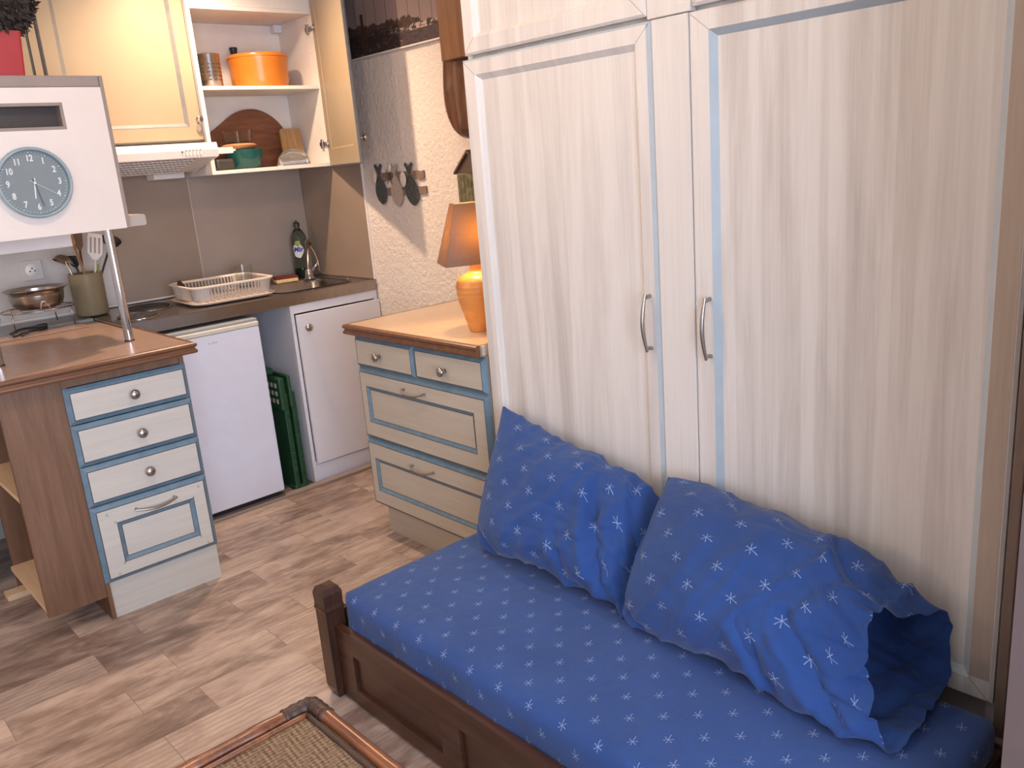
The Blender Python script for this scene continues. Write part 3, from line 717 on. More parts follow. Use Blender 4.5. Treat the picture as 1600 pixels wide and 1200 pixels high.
# faucet
t = thing('kitchen_faucet', 'chrome kitchen faucet with a thin pull hose beside the sink', 'faucet', (2.125, 3.885, .901))
bm = B(); lathe(bm, [(0, 0), (.027, 0), (.027, .005), (.022, .010), (.019, .040), (.015, .050), (0, .052)], (2.117, 3.865, .9035), 24); obj('body', bm, M['chrome'], t, smooth=True)
bm = B(); tube(bm, curvepts([(2.117, 3.865, .950), (2.112, 3.85, .990), (2.098, 3.815, 1.040), (2.082, 3.775, 1.080), (2.072, 3.752, 1.092), (2.066, 3.735, 1.086)], 20), [.011]*14+[.013, .015, .016, .016, .015, .014], 14); obj('spout', bm, M['chrome'], t, smooth=True, auto=60)
bm = B(); tube(bm, [(2.135, 3.86, .945), (2.152, 3.845, .965), (2.165, 3.83, .99)], [.008, .006, .005], 12); obj('lever', bm, M['chrome'], t, smooth=True, auto=60)
bm = B(); tube(bm, curvepts([(2.080, 3.752, 1.078), (2.110, 3.765, 1.03), (2.135, 3.79, .975), (2.142, 3.80, .945), (2.150, 3.76, .925), (2.165, 3.68, .912), (2.178, 3.60, .9045)], 30), .0022, 8); obj('hose', bm, M['nickel'], t, smooth=True)
# detergent bottle
t = thing('detergent_bottle', 'dark see-through dish soap bottle with a white and blue label behind the faucet', 'bottle', (2.148, 3.975, .9005))
bx, by, bz = 2.142, 3.970, .9012
bm = B(); lathe(bm, [(0, 0), (.036, 0), (.041, .006), (.0415, .16), (.041, .19), (.036, .215), (.024, .236), (.014, .246), (.0125, .256), (0, .256)], (bx, by, bz), 32); obj('body', bm, M['bottle'], t, smooth=True, auto=50)
bm = B(); lathe(bm, [(0, .002), (.035, .002), (.0385, .008), (.0385, .052), (0, .052)], (bx, by, bz), 32); obj('liquid', bm, M['liquid'], t, smooth=True, auto=50)
bm = B(); lathe(bm, [(0, .2562), (.015, .2562), (.0155, .276), (.013, .279), (.006, .281), (.005, .288), (0, .288)], (bx, by, bz), 24); obj('cap', bm, M['black'], t, smooth=True, auto=50)
def curved_label(dz, sx, sz, mat, name, rr=.0425, text=None, ang=-2.28, pts=None):
    bm = B() if not text else text_bm(text, sz, .0003, .0012, .15)
    if not text:
        n = 14
        ring = [(sx*(1+.10*math.sin(3*2*PI*i/28+1))*math.cos(2*PI*i/28), sz*(1+.06*math.cos(5*2*PI*i/28))*math.sin(2*PI*i/28)) for i in range(28)]
        c = bm.verts.new((0, 0, 0)); vs = [bm.verts.new((a, b, 0)) for a, b in ring]; mid = [bm.verts.new((a*.5, b*.5, 0)) for a, b in ring]
        for i in range(28):
            k = (i+1) % 28; bm.faces.new((c, mid[i], mid[k])); bm.faces.new((mid[i], vs[i], vs[k], mid[k]))
    for v in bm.verts:
        a = ang + v.co.x/rr; h = rr + v.co.z
        v.co = Vector((bx+h*math.cos(a), by+h*math.sin(a), bz+dz+v.co.y))
    return bm
lb = obj('label', curved_label(.140, .027, .036, None, ''), M['lblw'], t, smooth=True)
obj('leaf_print', curved_label(.176, .014, .014, None, '', rr=.0432), M['lblg'], lb)
obj('lettering', curved_label(.146, 0, .034, None, '', rr=.0435, text='Mir'), M['lblb'], lb)
# sponge
t = thing('dish_sponge', 'dark red and yellow scouring sponge between the dish rack and the soap bottle', 'sponge', (2.005, 3.905, .9), math.radians(-12))
bm = B(); box(bm, -.055, .055, -.035, .035, .0015, .020, .004); obj('foam', bm, M['spongey'], t, local=True)
bm = B(); box(bm, -.056, .056, -.0355, .0355, .0202, .030, .003); obj('scourer', bm, M['sponger'], t, local=True)

# ------------------------------------------------------------------ DISH RACK
t = thing('dish_rack', 'white plastic dish drainer basket on a tray on the steel worktop', 'dish rack', (1.585, 3.70, .9), math.radians(-3))
w2, d2 = .185, .165
def rr_ring(w, d, r, z, n=7): return [(x, y, z) for x, y in rrect(-w, w, -d, d, r, n)]
bm = B(); ringloft(bm, [rr_ring(w2*.90, d2*.90, .05, .0045), rr_ring(w2, d2, .06, .010), rr_ring(w2+.008, d2+.008, .06, .016), rr_ring(w2+.008, d2+.008, .06, .019), rr_ring(w2-.004, d2-.004, .055, .015), rr_ring(w2*.88, d2*.88, .05, .009)], True, True); obj('tray', bm, M['wpl'], t, local=True, smooth=True, auto=40)
bm = B(); ro = [(w2-.010, d2-.010, .020), (w2-.002, d2-.002, .080)]
ringloft(bm, [rr_ring(w2-.002, d2-.002, .055, .078), rr_ring(w2+.006, d2+.006, .06, .080), rr_ring(w2+.007, d2+.007, .06, .086), rr_ring(w2-.001, d2-.001, .055, .088), rr_ring(w2-.006, d2-.006, .05, .084), rr_ring(w2-.006, d2-.006, .05, .078), rr_ring(w2-.002, d2-.002, .055, .078)])
obj('basket_rim', bm, M['wpl'], t, local=True, smooth=True, auto=50)
bm = B()
lo = rrect(-w2+.016, w2-.016, -d2+.016, d2-.016, .04, 7); hi = rrect(-w2+.006, w2-.006, -d2+.006, d2-.006, .05, 7)
def wallstrip(p0, p1, q0, q1, th=.0022):
    a = [Vector((*p0, .022)), Vector((*p1, .022)), Vector((*q1, .079)), Vector((*q0, .079))]
    nrm = (a[1]-a[0]).cross(a[2]-a[0]).normalized(); prism(bm, a, nrm*th)
for i in range(len(lo)):
    k = (i+1) % len(lo); seglen = (Vector(lo[k])-Vector(lo[i])).length
    if seglen < .03: wallstrip(lo[i], lo[k], hi[i], hi[k])
    else:
        nb_ = int(seglen/.0145)
        for s in range(nb_):
            a, b = (s+.30)/nb_, (s+.70)/nb_
            if s in (0, nb_-1): a, b = (s/nb_, (s+1)/nb_)
            L = lambda P, Q, f: tuple(Vector(P).lerp(Vector(Q), f)); wallstrip(L(lo[i], lo[k], a), L(lo[i], lo[k], b), L(hi[i], hi[k], a), L(hi[i], hi[k], b))
for i in range(9): box(bm, -w2+.018, w2-.018, -d2+.02+i*.036, -d2+.030+i*.036, .022, .0245)
for i in range(12): box(bm, -w2+.02+i*.029, -w2+.026+i*.029, -d2+.02, d2-.02, .0246, .027)
obj('basket_wall', bm, M['greypl'], t, local=True)
# things in the rack
bm = B(); lathe(bm, [(0, .0), (.026, .0), (.033, .004), (.040, .098), (.0385, .098), (.0315, .006), (0, .005)], (1.735, 3.785, .9285), 28)
tagk(obj('drinking_glass', bm, M['glass'], smooth=True, auto=50), 'clear drinking glass standing in the dish rack', 'glass')
bm = B(); tb = B(); prism(tb, [(-.03, 0, 0), (.045, 0, 0), (.02, 0, .012), (-.012, 0, .060), (-.028, 0, .062)], (0, .004, 0)); merge(bm, tb, Matrix.Translation((1.455, 3.80, .940)) @ Matrix.Rotation(.25, 4, 'Z'))
tagk(obj('dark_scraper', bm, M['castiron']), 'dark triangular scraper poking out of the left end of the dish rack', 'utensil')

# ------------------------------------------------------------------ FRIDGE
t = thing('small_fridge', 'small white refrigerator under the steel worktop right of the island', 'refrigerator', (1.36, 3.7, 0))
bm = B(); box(bm, 1.118, 1.590, 3.470, 4.0, .02, .822, .004); obj('body', bm, M['fridge'], t)
bm = B(); box(bm, 1.114, 1.5965, 3.412, 3.466, .042, .802, .006, seg=3); d = obj('door', bm, M['fridge'], t)
bm = B(); box(bm, 1.114, 1.5965, 3.411, 3.468, .8028, .8235, .005, seg=3); obj('door_cap', bm, M['fridgetop'], d, label='ivory strip along the top of the door')
bm = B(); box(bm, 1.112, 1.594, 3.418, 4.01, .8238, .8365, .004); obj('top_board', bm, M['greyp'], t)
bm = B(); box(bm, 1.130, 1.578, 3.45, 3.469, .0065, .040, .002); obj('kick_plate', bm, M['black'], t)
bm = B(); box(bm, 1.365, 1.3705, 3.4108, 3.4119, .7655, .7705)
tb = text_bm('oLuis', .0115, .0003, .0001); merge(bm, tb, Matrix.Translation((1.391, 3.4114, .7695)) @ FRONT_Y); obj('badge', bm, M['greyp'], d)

# ------------------------------------------------------------------ GREEN FOLDED STOOL
t = thing('folding_stool', 'folded dark green plastic step stool standing between fridge and white base cabinet', 'stool', (1.69, 3.6, 0))
bm = B()
for x in (1.668, 1.706):
    box(bm, x, x+.026, 3.445, 3.60, .010, .47, .006)
    for k in range(10): box(bm, x+.004, x+.022, 3.440, 3.447, .05+k*.040, .072+k*.040, .003)
obj('legs', bm, M['green'], t)
bm = B(); box(bm, 1.655, 1.684, 3.436, 3.86, .395, .545, .007); box(bm, 1.70, 1.716, 3.438, 3.72, .40, .55, .006); box(bm, 1.650, 1.690, 3.54, 3.62, .546, .575, .006); s = obj('seat', bm, M['green'], t)
bm = B()
for i in range(9):
    for j in range(3): box(bm, 1.6538, 1.6552, 3.462+i*.036, 3.480+i*.036, .425+j*.037, .445+j*.037, .0)
obj('seat_holes', bm, M['greypl'], s, label='pale round-cornered perforations')
bm = B(); box(bm, 1.664, 1.735, 3.442, 3.50, .0065, .028, .006); obj('foot', bm, M['green'], t)

# ------------------------------------------------------------------ BASE CABINET
t = thing('base_cabinet', 'white base cabinet with one door under the sink', 'cabinet', (2.0, 3.75, 0))
bm = B(); box(bm, 1.775, 1.791, 3.460, 4.02, .007, .850); box(bm, 2.222, XS-.0045, 3.462, 4.02, .007, .850); box(bm, 1.7915, 2.2215, 3.470, 4.02, .088, .104); box(bm, 1.7915, 2.2215, 3.463, 3.479, .812, .850); box(bm, 1.7915, 2.2215, 4.0, 4.018, .105, .81)
obj('carcass', bm, M['white'], t)
bm = B(); box(bm, 1.795, 2.239, 3.445, 3.4595, .098, .806, .0012); d = obj('door', bm, M['white'], t); knob(1.838, 3.4445, .745, (0, -1, 0), d, .0175)
bm = B(); box(bm, 1.7925, 2.2205, 3.464, 3.476, .0065, .0875); obj('plinth', bm, M['fridge'], t)

# ------------------------------------------------------------------ UPPER CABINETS
def kdoor(bm, O, U, V, Nn, w, h, fr=.078, D=.020):
    q = .013
    panel(bm, O, U, V, Nn, w, h, [(0, 0, 0), (0, .004, 0), (.010, D, 0), (.0105, D, 1), (fr-q-.003, D, 1), (fr-q, D, 0), (fr, D-.010, 0), (fr+.0015, D-.010, 1)])
    bmesh.ops.recalc_face_normals(bm, faces=bm.faces)
t = thing('wall_cabinet', 'closed cream wall cabinet with grey-blue panel lines above the cooker hood', 'wall cabinet', (1.33, 3.9, 1.578))
bm = B(); box(bm, 1.036, 1.052, 3.722, YB-.004, 1.585, 2.395); box(bm, 1.612, 1.628, 3.722, YB-.004, 1.585, 2.395); box(bm, 1.0525, 1.6115, 3.722, YB-.004, 1.585, 1.601); box(bm, 1.0525, 1.6115, 3.722, YB-.004, 2.379, 2.395); box(bm, 1.0525, 1.6115, 4.03, YB-.0045, 1.602, 2.378)
obj('carcass', bm, M['whitein'], t)
bm = B(); kdoor(bm, (1.038, 3.7215, 1.584), (1, 0, 0), (0, 0, 1), (0, -1, 0), .588, .810); d = obj('door', bm, [M['bluek'], M['creamk']], t); knob(1.603, 3.7012, 1.676, (0, -1, 0), d, .015)
bm = B(); lathe(bm, [(0, .0002), (.010, .0002), (.010, .0012), (0, .0012)], (0, 0, 0), 20); bmesh.ops.scale(bm, vec=(1, 1.5, 1), verts=bm.verts)
bmesh.ops.transform(bm, matrix=Matrix.Translation((1.603, 3.7013, 1.642)) @ RX, verts=bm.verts); obj('knob_plate', bm, M['cream'], d)
t = thing('wall_cabinet', 'cream wall cabinet at the far left, half hidden behind the red potted plant', 'wall cabinet', (.75, 3.9, 1.44))
bm = B(); box(bm, .45, 1.0345, 3.722, YB-.0125, 1.585, 2.395); obj('carcass', bm, M['whitein'], t)
bm = B(); kdoor(bm, (.452, 3.7215, 1.584), (1, 0, 0), (0, 0, 1), (0, -1, 0), .553, .810); obj('door', bm, [M['bluek'], M['creamk']], t)
bm = B(); box(bm, 1.007, 1.034, 3.704, 3.7215, 1.585, 2.39); obj('filler_strip', bm, M['creamk'], t)

t = thing('wall_cabinet', 'open white wall cabinet holding pots and boards, its door swung open', 'wall cabinet', (1.94, 3.9, 1.442))
x0, x1 = 1.6295, XS-.0035
bm = B()
box(bm, x0, x0+.018, 3.702, YB-.010, 1.442, 2.395); box(bm, x1-.018, x1, 3.702, YB-.010, 1.442, 2.395)
box(bm, x0+.0182, x1-.0182, 3.702, YB-.010, 1.442, 1.458); box(bm, x0+.0182, x1-.0182, 3.702, YB-.010, 2.122, 2.138); box(bm, x0+.0182, x1-.0182, 3.702, 3.72, 2.1385, 2.395); box(bm, x0+.0182, x1-.0182, YB-.018, YB-.011, 1.459, 2.121)
obj('carcass', bm, M['whitein'], t)
bm = B(); box(bm, x0+.0185, x1-.0185, 3.712, YB-.0185, 1.797, 1.812); obj('shelf', bm, M['whitein'], t)
for i in (1, 3, 6, 12, 14, 16):
    bm = B(); lathe(bm, [(0, 0), (.0022, 0), (.0022, .0006), (0, .0006)], (x1-.0182, 3.745, 1.50+i*.038), 8, mat=Matrix.Rotation(-PI/2, 4, 'Y')); obj('pin_hole', bm, M['hutchg'], t)
bm = B(); box(bm, x1-.060, x1-.0185, YB-.060, YB-.0185, 2.085, 2.1215, .003); obj('hanger_block', bm, M['white'], t)
# door, hinged at the right front corner, standing open
hx, hy = 2.2205, 3.700; ex, ey = 2.021, 3.130
U = Vector((ex-hx, ey-hy, 0)); Wd = U.length; U.normalize(); Nin = Vector((U.y, -U.x, 0))   # one face normal
if Nin.dot(Vector((-1, 0, 0))) < 0: Nin = -Nin
bm = B(); O = Vector((hx, hy, 1.443)) + U*.004 - Nin*.0
q = .006; fr = .078; h = .948; wd = Wd-.004
# inner face ring stack and outer face ring stack back to back
panel(bm, O, U, Vector((0, 0, 1)), Nin, wd, h, [(0, -.010, 0), (0, -.002, 0), (.001, 0, 1), (fr-.004, 0, 1), (fr, -.003, 1), (fr+.001, -.003, 1)])
panel(bm, O-Nin*.0102, U, Vector((0, 0, 1)), -Nin, wd, h, [(0, 0, 0), (0, .002, 0), (.010, .010, 0), (.0105, .010, 1), (fr-q, .010, 1), (fr, .004, 0), (fr+.001, .004, 1)])
bmesh.ops.recalc_face_normals(bm, faces=bm.faces)
d = obj('door', bm, [M['bluek'], M['creamk']], t)
kp = O + U*(wd-.035) - Nin*.0206 + Vector((0, 0, .100)); knob(kp.x, kp.y, kp.z, tuple(-Nin), d, .015)
for z in (1.545, 2.062):
    bm = B()
    tb = B(); box(tb, -.004, .004, -.030, .022, -.010, .010, .002); box(tb, -.006, .004, -.008, .008, -.022, .022, .002); merge(bm, tb, Matrix.Translation((x1-.0225, 3.742, z)))
    c = O + U*.024 + Nin*.0015 + Vector((0, 0, z-1.443)); tube(bm, [Vector((x1-.024, 3.725, z)), Vector((x1-.026, 3.706, z)), c + U*.0 + Nin*.004], .0055, 8)
    tb = B(); lathe(tb, [(0, 0), (.015, 0), (.015, .002), (0, .002)], (0, 0, 0), 20, mat=Matrix.Rotation(-PI/2, 4, 'Y'))
    merge(bm, tb, Matrix.Translation(c) @ Matrix.Rotation(math.atan2(-Nin.y, -Nin.x), 4, 'Z'))
    obj('hinge', bm, M['nickel'], t)

# contents of the open cabinet
t = thing('cutlery_holder', 'slotted stainless steel cutlery holder on the cabinet shelf left of the orange pot', 'utensil holder', (1.757, 3.84, 1.8125))
bm = B(); lathe(bm, [(0, 0), (.047, 0), (.048, .002), (.048, .143), (.0495, .146), (.0465, .146), (.0465, .004), (0, .004)], (1.757, 3.84, 1.8127), 48); obj('body', bm, M['steel'], t, smooth=True, auto=40)
bm = B()
for r in range(5):
    for k in range(12):
        a = 2*PI*k/12; tb = B(); box(tb, .0472, .0485, -.0068, .0068, -.0022, .0022); merge(bm, tb, Matrix.Translation((1.757, 3.84, 1.8127+.036+r*.0165)) @ Matrix.Rotation(a, 4, 'Z'))
obj('slots', bm, M['dark'], t)
t = thing('casserole', 'bright orange lidded casserole on the upper cabinet shelf', 'cooking pot', (2.008, 3.865, 1.8125))
c = (2.008, 3.866, 1.8127)
bm = B(); lathe(bm, [(0, 0), (.110, 0), (.124, .004), (.131, .03), (.134, .115), (.137, .125), (.137, .132), (0, .132)], c, 56); obj('body', bm, M['orange'], t, smooth=True, auto=40)
bm = B(); lathe(bm, [(0, .1325), (.139, .1325), (.140, .138), (.137, .146), (.128, .150), (.10, .154), (0, .157)], c, 56); l = obj('lid', bm, M['orange'], t, smooth=True, auto=40)
t2 = thing('lid_knob', 'small black pot lid knob standing behind the left edge of the orange casserole', 'lid', (1.90, 3.985, 1.8127))
bm = B(); lathe(bm, [(0, 0), (.008, 0), (.008, .004), (.005, .006), (.005, .150), (.012, .160), (.019, .198), (.016, .202), (0, .202)], (1.964, 4.006, 1.8127), 20); obj('knob', bm, M['black'], t2, smooth=True, auto=40)

# boards leaning at the back
def blade(pts, n): return curvepts([(x, 0, z) for x, z in pts], n, True)
bm = B(); tb = B(); pts = blade([(1.675, 1.50), (1.735, 1.60), (1.83, 1.665), (1.93, 1.725), (2.03, 1.738), (2.115, 1.70), (2.17, 1.63), (2.185, 1.54), (2.14, 1.470), (2.0, 1.463), (1.85, 1.463), (1.72, 1.463)], 60)
for p in pts: p.z = max(p.z, 1.4605)
prism(tb, pts, (0, .014, 0)); tr = Matrix.Translation((0, 3.985, 1.4605)) @ Matrix.Rotation(math.radians(-6), 4, 'X') @ Matrix.Translation((0, 0, -1.4605)); merge(bm, tb, tr)
tagk(obj('serving_board', bm, M['board']), 'large rounded dark brown wooden board leaning at the back of the open cabinet', 'cutting board')
bm = B(); tb = B(); ringloft(tb, [[(x, 0, z) for x, z in rrect(2.092, 2.203, 1.4615, 1.635, .012)], [(x, .014, z) for x, z in rrect(2.092, 2.203, 1.4615, 1.635, .012)]], True, True)
for i in range(5): box(tb, 2.105+i*.017, 2.109+i*.017, -.0008, .001, 1.48, 1.62)
merge(bm, tb, Matrix.Translation((0, 3.89, 1.4605)) @ Matrix.Rotation(math.radians(-7), 4, 'X') @ Matrix.Translation((0, 0, -1.4605)))
tagk(obj('cutting_board', bm, M['board2']), 'small yellow-brown grooved cutting board at the right of the open cabinet', 'cutting board')
c = (1.856, 3.835, 1.4588)
bm = B(); lathe(bm, [(0, 0), (.052, 0), (.060, .006), (.076, .045), (.083, .086), (.080, .086), (.072, .045), (.055, .010), (0, .008)], c, 40)
for k in range(40):
    a = 2*PI*k/40; tube(bm, [(c[0]+rr_*math.cos(a), c[1]+rr_*math.sin(a), c[2]+z) for rr_, z in ((.0605, .008), (.0765, .045), (.083, .08))], .0012, 5)
tagk(obj('teal_bowl', bm, M['teal'], smooth=True, auto=50), 'dark teal ribbed bowl at the front of the open cabinet', 'bowl')
bm = B(); lathe(bm, [(0, .087), (.050, .087), (.070, .089), (.078, .098), (.080, .104), (.070, .110), (.052, .114), (0, .114)], (c[0]-.02, c[1], c[2]), 40)
tagk(obj('terracotta_dish', bm, M['terra'], smooth=True, auto=50), 'shallow terracotta dish stacked on the teal bowl', 'dish')
bm = B(); lathe(bm, [(0, .1145), (.052, .1145), (.058, .118), (.066, .172), (.064, .172), (.056, .120), (0, .117)], (c[0]-.02, c[1], c[2]), 40)
tagk(obj('glass_bowl', bm, M['glass'], smooth=True, auto=50), 'clear glass bowl on top of the terracotta dish', 'bowl')
bm = B(); lathe(bm, [(.075, 0), (.078, 0), (.079, .006), (.070, .038), (.050, .062), (.025, .074), (0, .077), (0, .075), (.024, .072), (.048, .060), (.068, .036), (.075, .004), (.075, 0)], (2.085, 3.80, 1.4588), 40)
tagk(obj('glass_dome', bm, M['glass'], smooth=True, auto=50), 'upturned clear glass dome at the right front of the open cabinet', 'bowl')
bm = B(); tb = B(); box(tb, -.045, .045, -.08, .08, 0, .05, .012); merge(bm, tb, Matrix.Translation((1.735, 3.86, 1.4588)))
tagk(obj('dark_baking_tin', bm, M['castiron']), 'dark tin behind the cooker hood corner, left of the teal bowl', 'tin')

# ------------------------------------------------------------------ HOOD
t = thing('cooker_hood', 'slim ivory cooker hood with a slotted grille under the closed wall cabinet', 'cooker hood', (1.32, 3.7, 1.51))
HX0, HX1, HY = 1.030, 1.610, 3.565
bm = B(); prism(bm, [(HX0, HY, 1.516), (HX0, HY-.004, 1.545), (HX0, HY+.004, 1.5735), (HX0, 3.695, 1.580), (HX0, 4.02, 1.580), (HX0, 4.02, 1.530), (HX0, 3.60, 1.530), (HX0, 3.578, 1.516)], (HX1-HX0, 0, 0)); obj('body', bm, M['hood'], t)
# slanted grille underneath
bm = B(); gy0, gz0, gy1, gz1 = 3.580, 1.5140, 3.84, 1.4640
def gp(x, s, dn=0): return Vector((x, gy0+(gy1-gy0)*s, gz0+(gz1-gz0)*s - dn))
prism(bm, [gp(HX0+.005, 0, -.003), gp(HX1-.006, 0, -.003), gp(HX1-.012, 1, -.003), gp(HX0+.005, 1, -.003)], (0, 0, .0095), mi=1)
nx, ny = 26, 6; gx0, gx1 = HX0+.012, HX1-.085
for i in range(nx+1):
    x = gx0+(gx1-gx0)*i/nx; prism(bm, [gp(x-.0018, .02), gp(x+.0018, .02), gp(x+.0018, .98), gp(x-.0018, .98)], (0, 0, .0032))
for j in range(ny+1):
    s = .02+.96*j/ny; prism(bm, [gp(gx0, s-.035), gp(gx1, s-.035), gp(gx1, s+.035), gp(gx0, s+.035)], (0, 0, .0031))
prism(bm, [gp(gx1+.002, 0), gp(HX1-.012, 0), gp(HX1-.018, 1), gp(gx1+.002, 1)], (0, 0, .0032), mi=2)
prism(bm, [gp(HX1-.012, -.02, .001), gp(HX1, -.02, .001), gp(HX1, 1, .001), gp(HX1-.014, 1, .001)], (0, 0, .006))
obj('grille', bm, [M['hood'], M['dark'], M['trimw']], t)
for i, x in enumerate((1.472, 1.487, 1.502, 1.517, 1.532)):
    bm = B(); box(bm, x-.0035, x+.0035, HY-.0075, HY-.0028, 1.524, 1.542, .001); s = obj('switch', bm, M['trimw'], t)
    bm = B(); box(bm, x-.0035, x+.0035, HY-.0076, HY-.0028, 1.5425, 1.5475); obj('switch_mark', bm, M['hutchg'], s)
bm = B(); lathe(bm, [(0, 0), (.0032, 0), (.0032, .002), (0, .002)], (1.455, HY-.003, 1.540), 12, mat=RX); obj('pilot_light', bm, M['black'], t)
bm = B(); ringloft(bm, [[(x, HY+.004, z) for x, z in rrect(1.611, 1.680, 1.525, 1.551, .006)], [(x, HY+.030, z) for x, z in rrect(1.611, 1.680, 1.525, 1.551, .006)]], True, True); box(bm, 1.680, 1.694, HY+.010, HY+.022, 1.533, 1.541, .002); obj('slide_tab', bm, M['hood'], t)
bm = B(); box(bm, 1.46, 1.60, 3.93, 4.03, 1.440, 1.515, .006); obj('lamp_cover', bm, M['trimw'], t)

# ------------------------------------------------------------------ PAN STAND, PAN, CROCK, TONGS
t = thing('wire_stand', 'low chrome wire trivet stand behind the island holding a steel pan', 'stand', (.865, 3.85, .895))
bm = B(); z = .975; ov = [(.865+.135*math.cos(a), 3.83+.120*math.sin(a), z) for a in [2*PI*i/40 for i in range(40)]]
tube(bm, ov, .0028, 8, closed=True)
for k in (-2, 0, 2): hw = .135*math.sqrt(1-(k*.032/.12)**2); tube(bm, [(.865-hw, 3.83+k*.032, z), (.865+hw, 3.83+k*.032, z)], .0018, 6)
obj('rack', bm, M['steel'], t, smooth=True)
for a, zb in ((3.75, .8962), (5.6, .8962), (.9, .9002), (2.2, .9002)):
    bm = B(); ca, sa = math.cos(a), math.sin(a); px, py = .865+.135*ca, 3.83+.120*sa
    py2 = py
    if sa < 0: py2 = min(py, 3.80)
    tube(bm, [(px, py, z), (px-.004, py2, z-.03), (px+.0, py2, zb+.003)], .0026, 8); obj('leg', bm, M['nickel'], t, smooth=True)
t = thing('steel_pan', 'wide stainless steel pan with a flared rim on the wire stand', 'pan', (.865, 3.83, .978))
c = (.868, 3.826, .9782)
bm = B(); lathe(bm, [(0, 0), (.070, 0), (.088, .008), (.097, .030), (.100, .052), (.101, .066), (.116, .076), (.119, .078), (.118, .080), (.098, .071), (.096, .05), (.088, .014), (.068, .004), (0, .004)], c, 48); obj('bowl', bm, M['steel'], t, smooth=True, auto=60)
bm = B(); tube(bm, [(c[0]+.100*math.cos(a), c[1]+.100*math.sin(a), c[2]+.055) for a in [2*PI*i/40 for i in range(40)]], .0016, 6, closed=True); obj('band', bm, M['chrome'], t, smooth=True)
bm = B(); tube(bm, curvepts([(.845, 3.705, .980), (.850, 3.703, 1.006), (.860, 3.701, 1.014), (.870, 3.700, 1.0), (.880, 3.699, .980)], 14), .002, 6); tagk(obj('wire_hook', bm, M['chrome'], smooth=True), 'small bent chrome wire loop in front of the steel pan', 'hook')
t = thing('kitchen_tongs', 'black tongs lying on the brown board below the pan stand', 'tongs', (.79, 3.73, .896))
bm = B()
tube(bm, curvepts([(.725, 3.690, .9005), (.775, 3.712, .905), (.825, 3.745, .903), (.865, 3.772, .9015)], 14), [.006]*4+[.0045]*6+[.007]*4, 8)
tube(bm, curvepts([(.722, 3.700, .9095), (.765, 3.745, .914), (.82, 3.762, .912), (.868, 3.766, .9125)], 14), [.005]*10+[.008]*4, 8)
tube(bm, curvepts([(.750, 3.665, .9005), (.790, 3.700, .909), (.80, 3.76, .909)], 10), .004, 8)
obj('arms', bm, M['black'], t, smooth=True)
bm = B(); tube(bm, curvepts([(.60, 3.83, .9025), (.66, 3.79, .905), (.705, 3.75, .95), (.70, 3.80, .985), (.64, 3.84, .99), (.58, 3.84, .985)], 24), .0028, 8)
tagk(obj('power_cable', bm, M['greyp'], smooth=True), 'thin grey cable looped at the far left of the wire stand', 'cable')

t = thing('utensil_crock', 'tall olive stoneware crock full of kitchen utensils in the corner', 'utensil holder', (1.082, 3.905, .9))
c = (1.086, 3.905, .9032)
bm = B(); lathe(bm, [(0, 0), (.058, 0), (.063, .003), (.066, .010), (.067, .170), (.0685, .178), (.066, .181), (.062, .178), (.061, .012), (0, .010)], c, 44); obj('body', bm, M['crock'], t, smooth=True, auto=50)
def utensil(name, label, cat, base, top, mat, head):
    tt = thing(name, label, cat, base)
    bm = B(); tube(bm, [base, Vector(base).lerp(Vector(top), .5), top], [.005, .0045, .005], 8); obj('handle', bm, mat, tt, smooth=True)
    d = (Vector(top)-Vector(base)).normalized(); bm, mm = head(Vector(top), d); obj('head', bm, mm, tt, smooth=True, auto=50); return tt
def flat_head(w, L, slots, mat, n0=(-.72, -.70, 0)):
    def f(tp, d):
        nrm = Vector(n0); nrm = (nrm - d*nrm.dot(d)).normalized(); s = d.cross(nrm); bm = B()
        out = [(-w*.35, 0), (-w*.9, L*.25), (-w, L*.95), (-w*.9, L), (w*.9, L), (w, L*.95), (w*.9, L*.25), (w*.35, 0)]
        if not slots: prism(bm, [tp + s*a + d*b for a, b in out], nrm*.002); return bm, mat
        k = slots; pw = 2*w/(2*k+1)
        prism(bm, [tp+s*a+d*b for a, b in [(-w*.35, 0), (-w, L*.25), (w, L*.25), (w*.35, 0)]], nrm*.002)
        prism(bm, [tp+s*a+d*b for a, b in [(-w, L*.85), (-w*.9, L), (w*.9, L), (w, L*.85)]], nrm*.002)
        for i in range(k+1): prism(bm, [tp+s*a+d*b for a, b in [(-w+2*i*pw, L*.25), (-w+2*i*pw, L*.85), (-w+(2*i+1)*pw, L*.85), (-w+(2*i+1)*pw, L*.25)]], nrm*.002)
        return bm, mat
    return f
def bowl_head(r, mat, tilt):
    def f(tp, d):
        bm = B(); q = Vector((0, 0, 1)).rotation_difference(Vector(tilt).normalized()).to_matrix().to_4x4()
        prof = [(0, 0), (r*.5, r*.10), (r*.85, r*.35), (r, r*.75), (r*.95, r*.75), (r*.8, r*.4), (r*.45, r*.16), (0, r*.07)]
        lathe(bm, prof, tp + Vector(tilt).normalized()*(-r*.35), 28, mat=q); return bm, mat
    return f
bb = .915
utensil('ladle', 'steel ladle leaning left out of the crock', 'utensil', (1.075, 3.93, bb), (1.010, 3.860, 1.155), M['nickel'], bowl_head(.044, M['nickel'], (-.5, -.1, -.9)))
utensil('serving_spoon', 'black serving spoon in the left side of the crock', 'utensil', (1.10, 3.92, bb+.005), (1.045, 3.855, 1.115), M['black'], flat_head(.020, .055, 0, M['black']))
utensil('wooden_spoon', 'thin wooden spoon crossing the crock opening', 'utensil', (1.110, 3.885, bb), (1.060, 3.880, 1.200), M['spoon'], flat_head(.014, .045, 0, M['spoon']))
utensil('skimmer', 'dark red-brown wooden spatula upright in the crock', 'utensil', (1.085, 3.945, bb), (1.092, 3.925, 1.180), M['paddle'], flat_head(.020, .075, 0, M['paddle']))
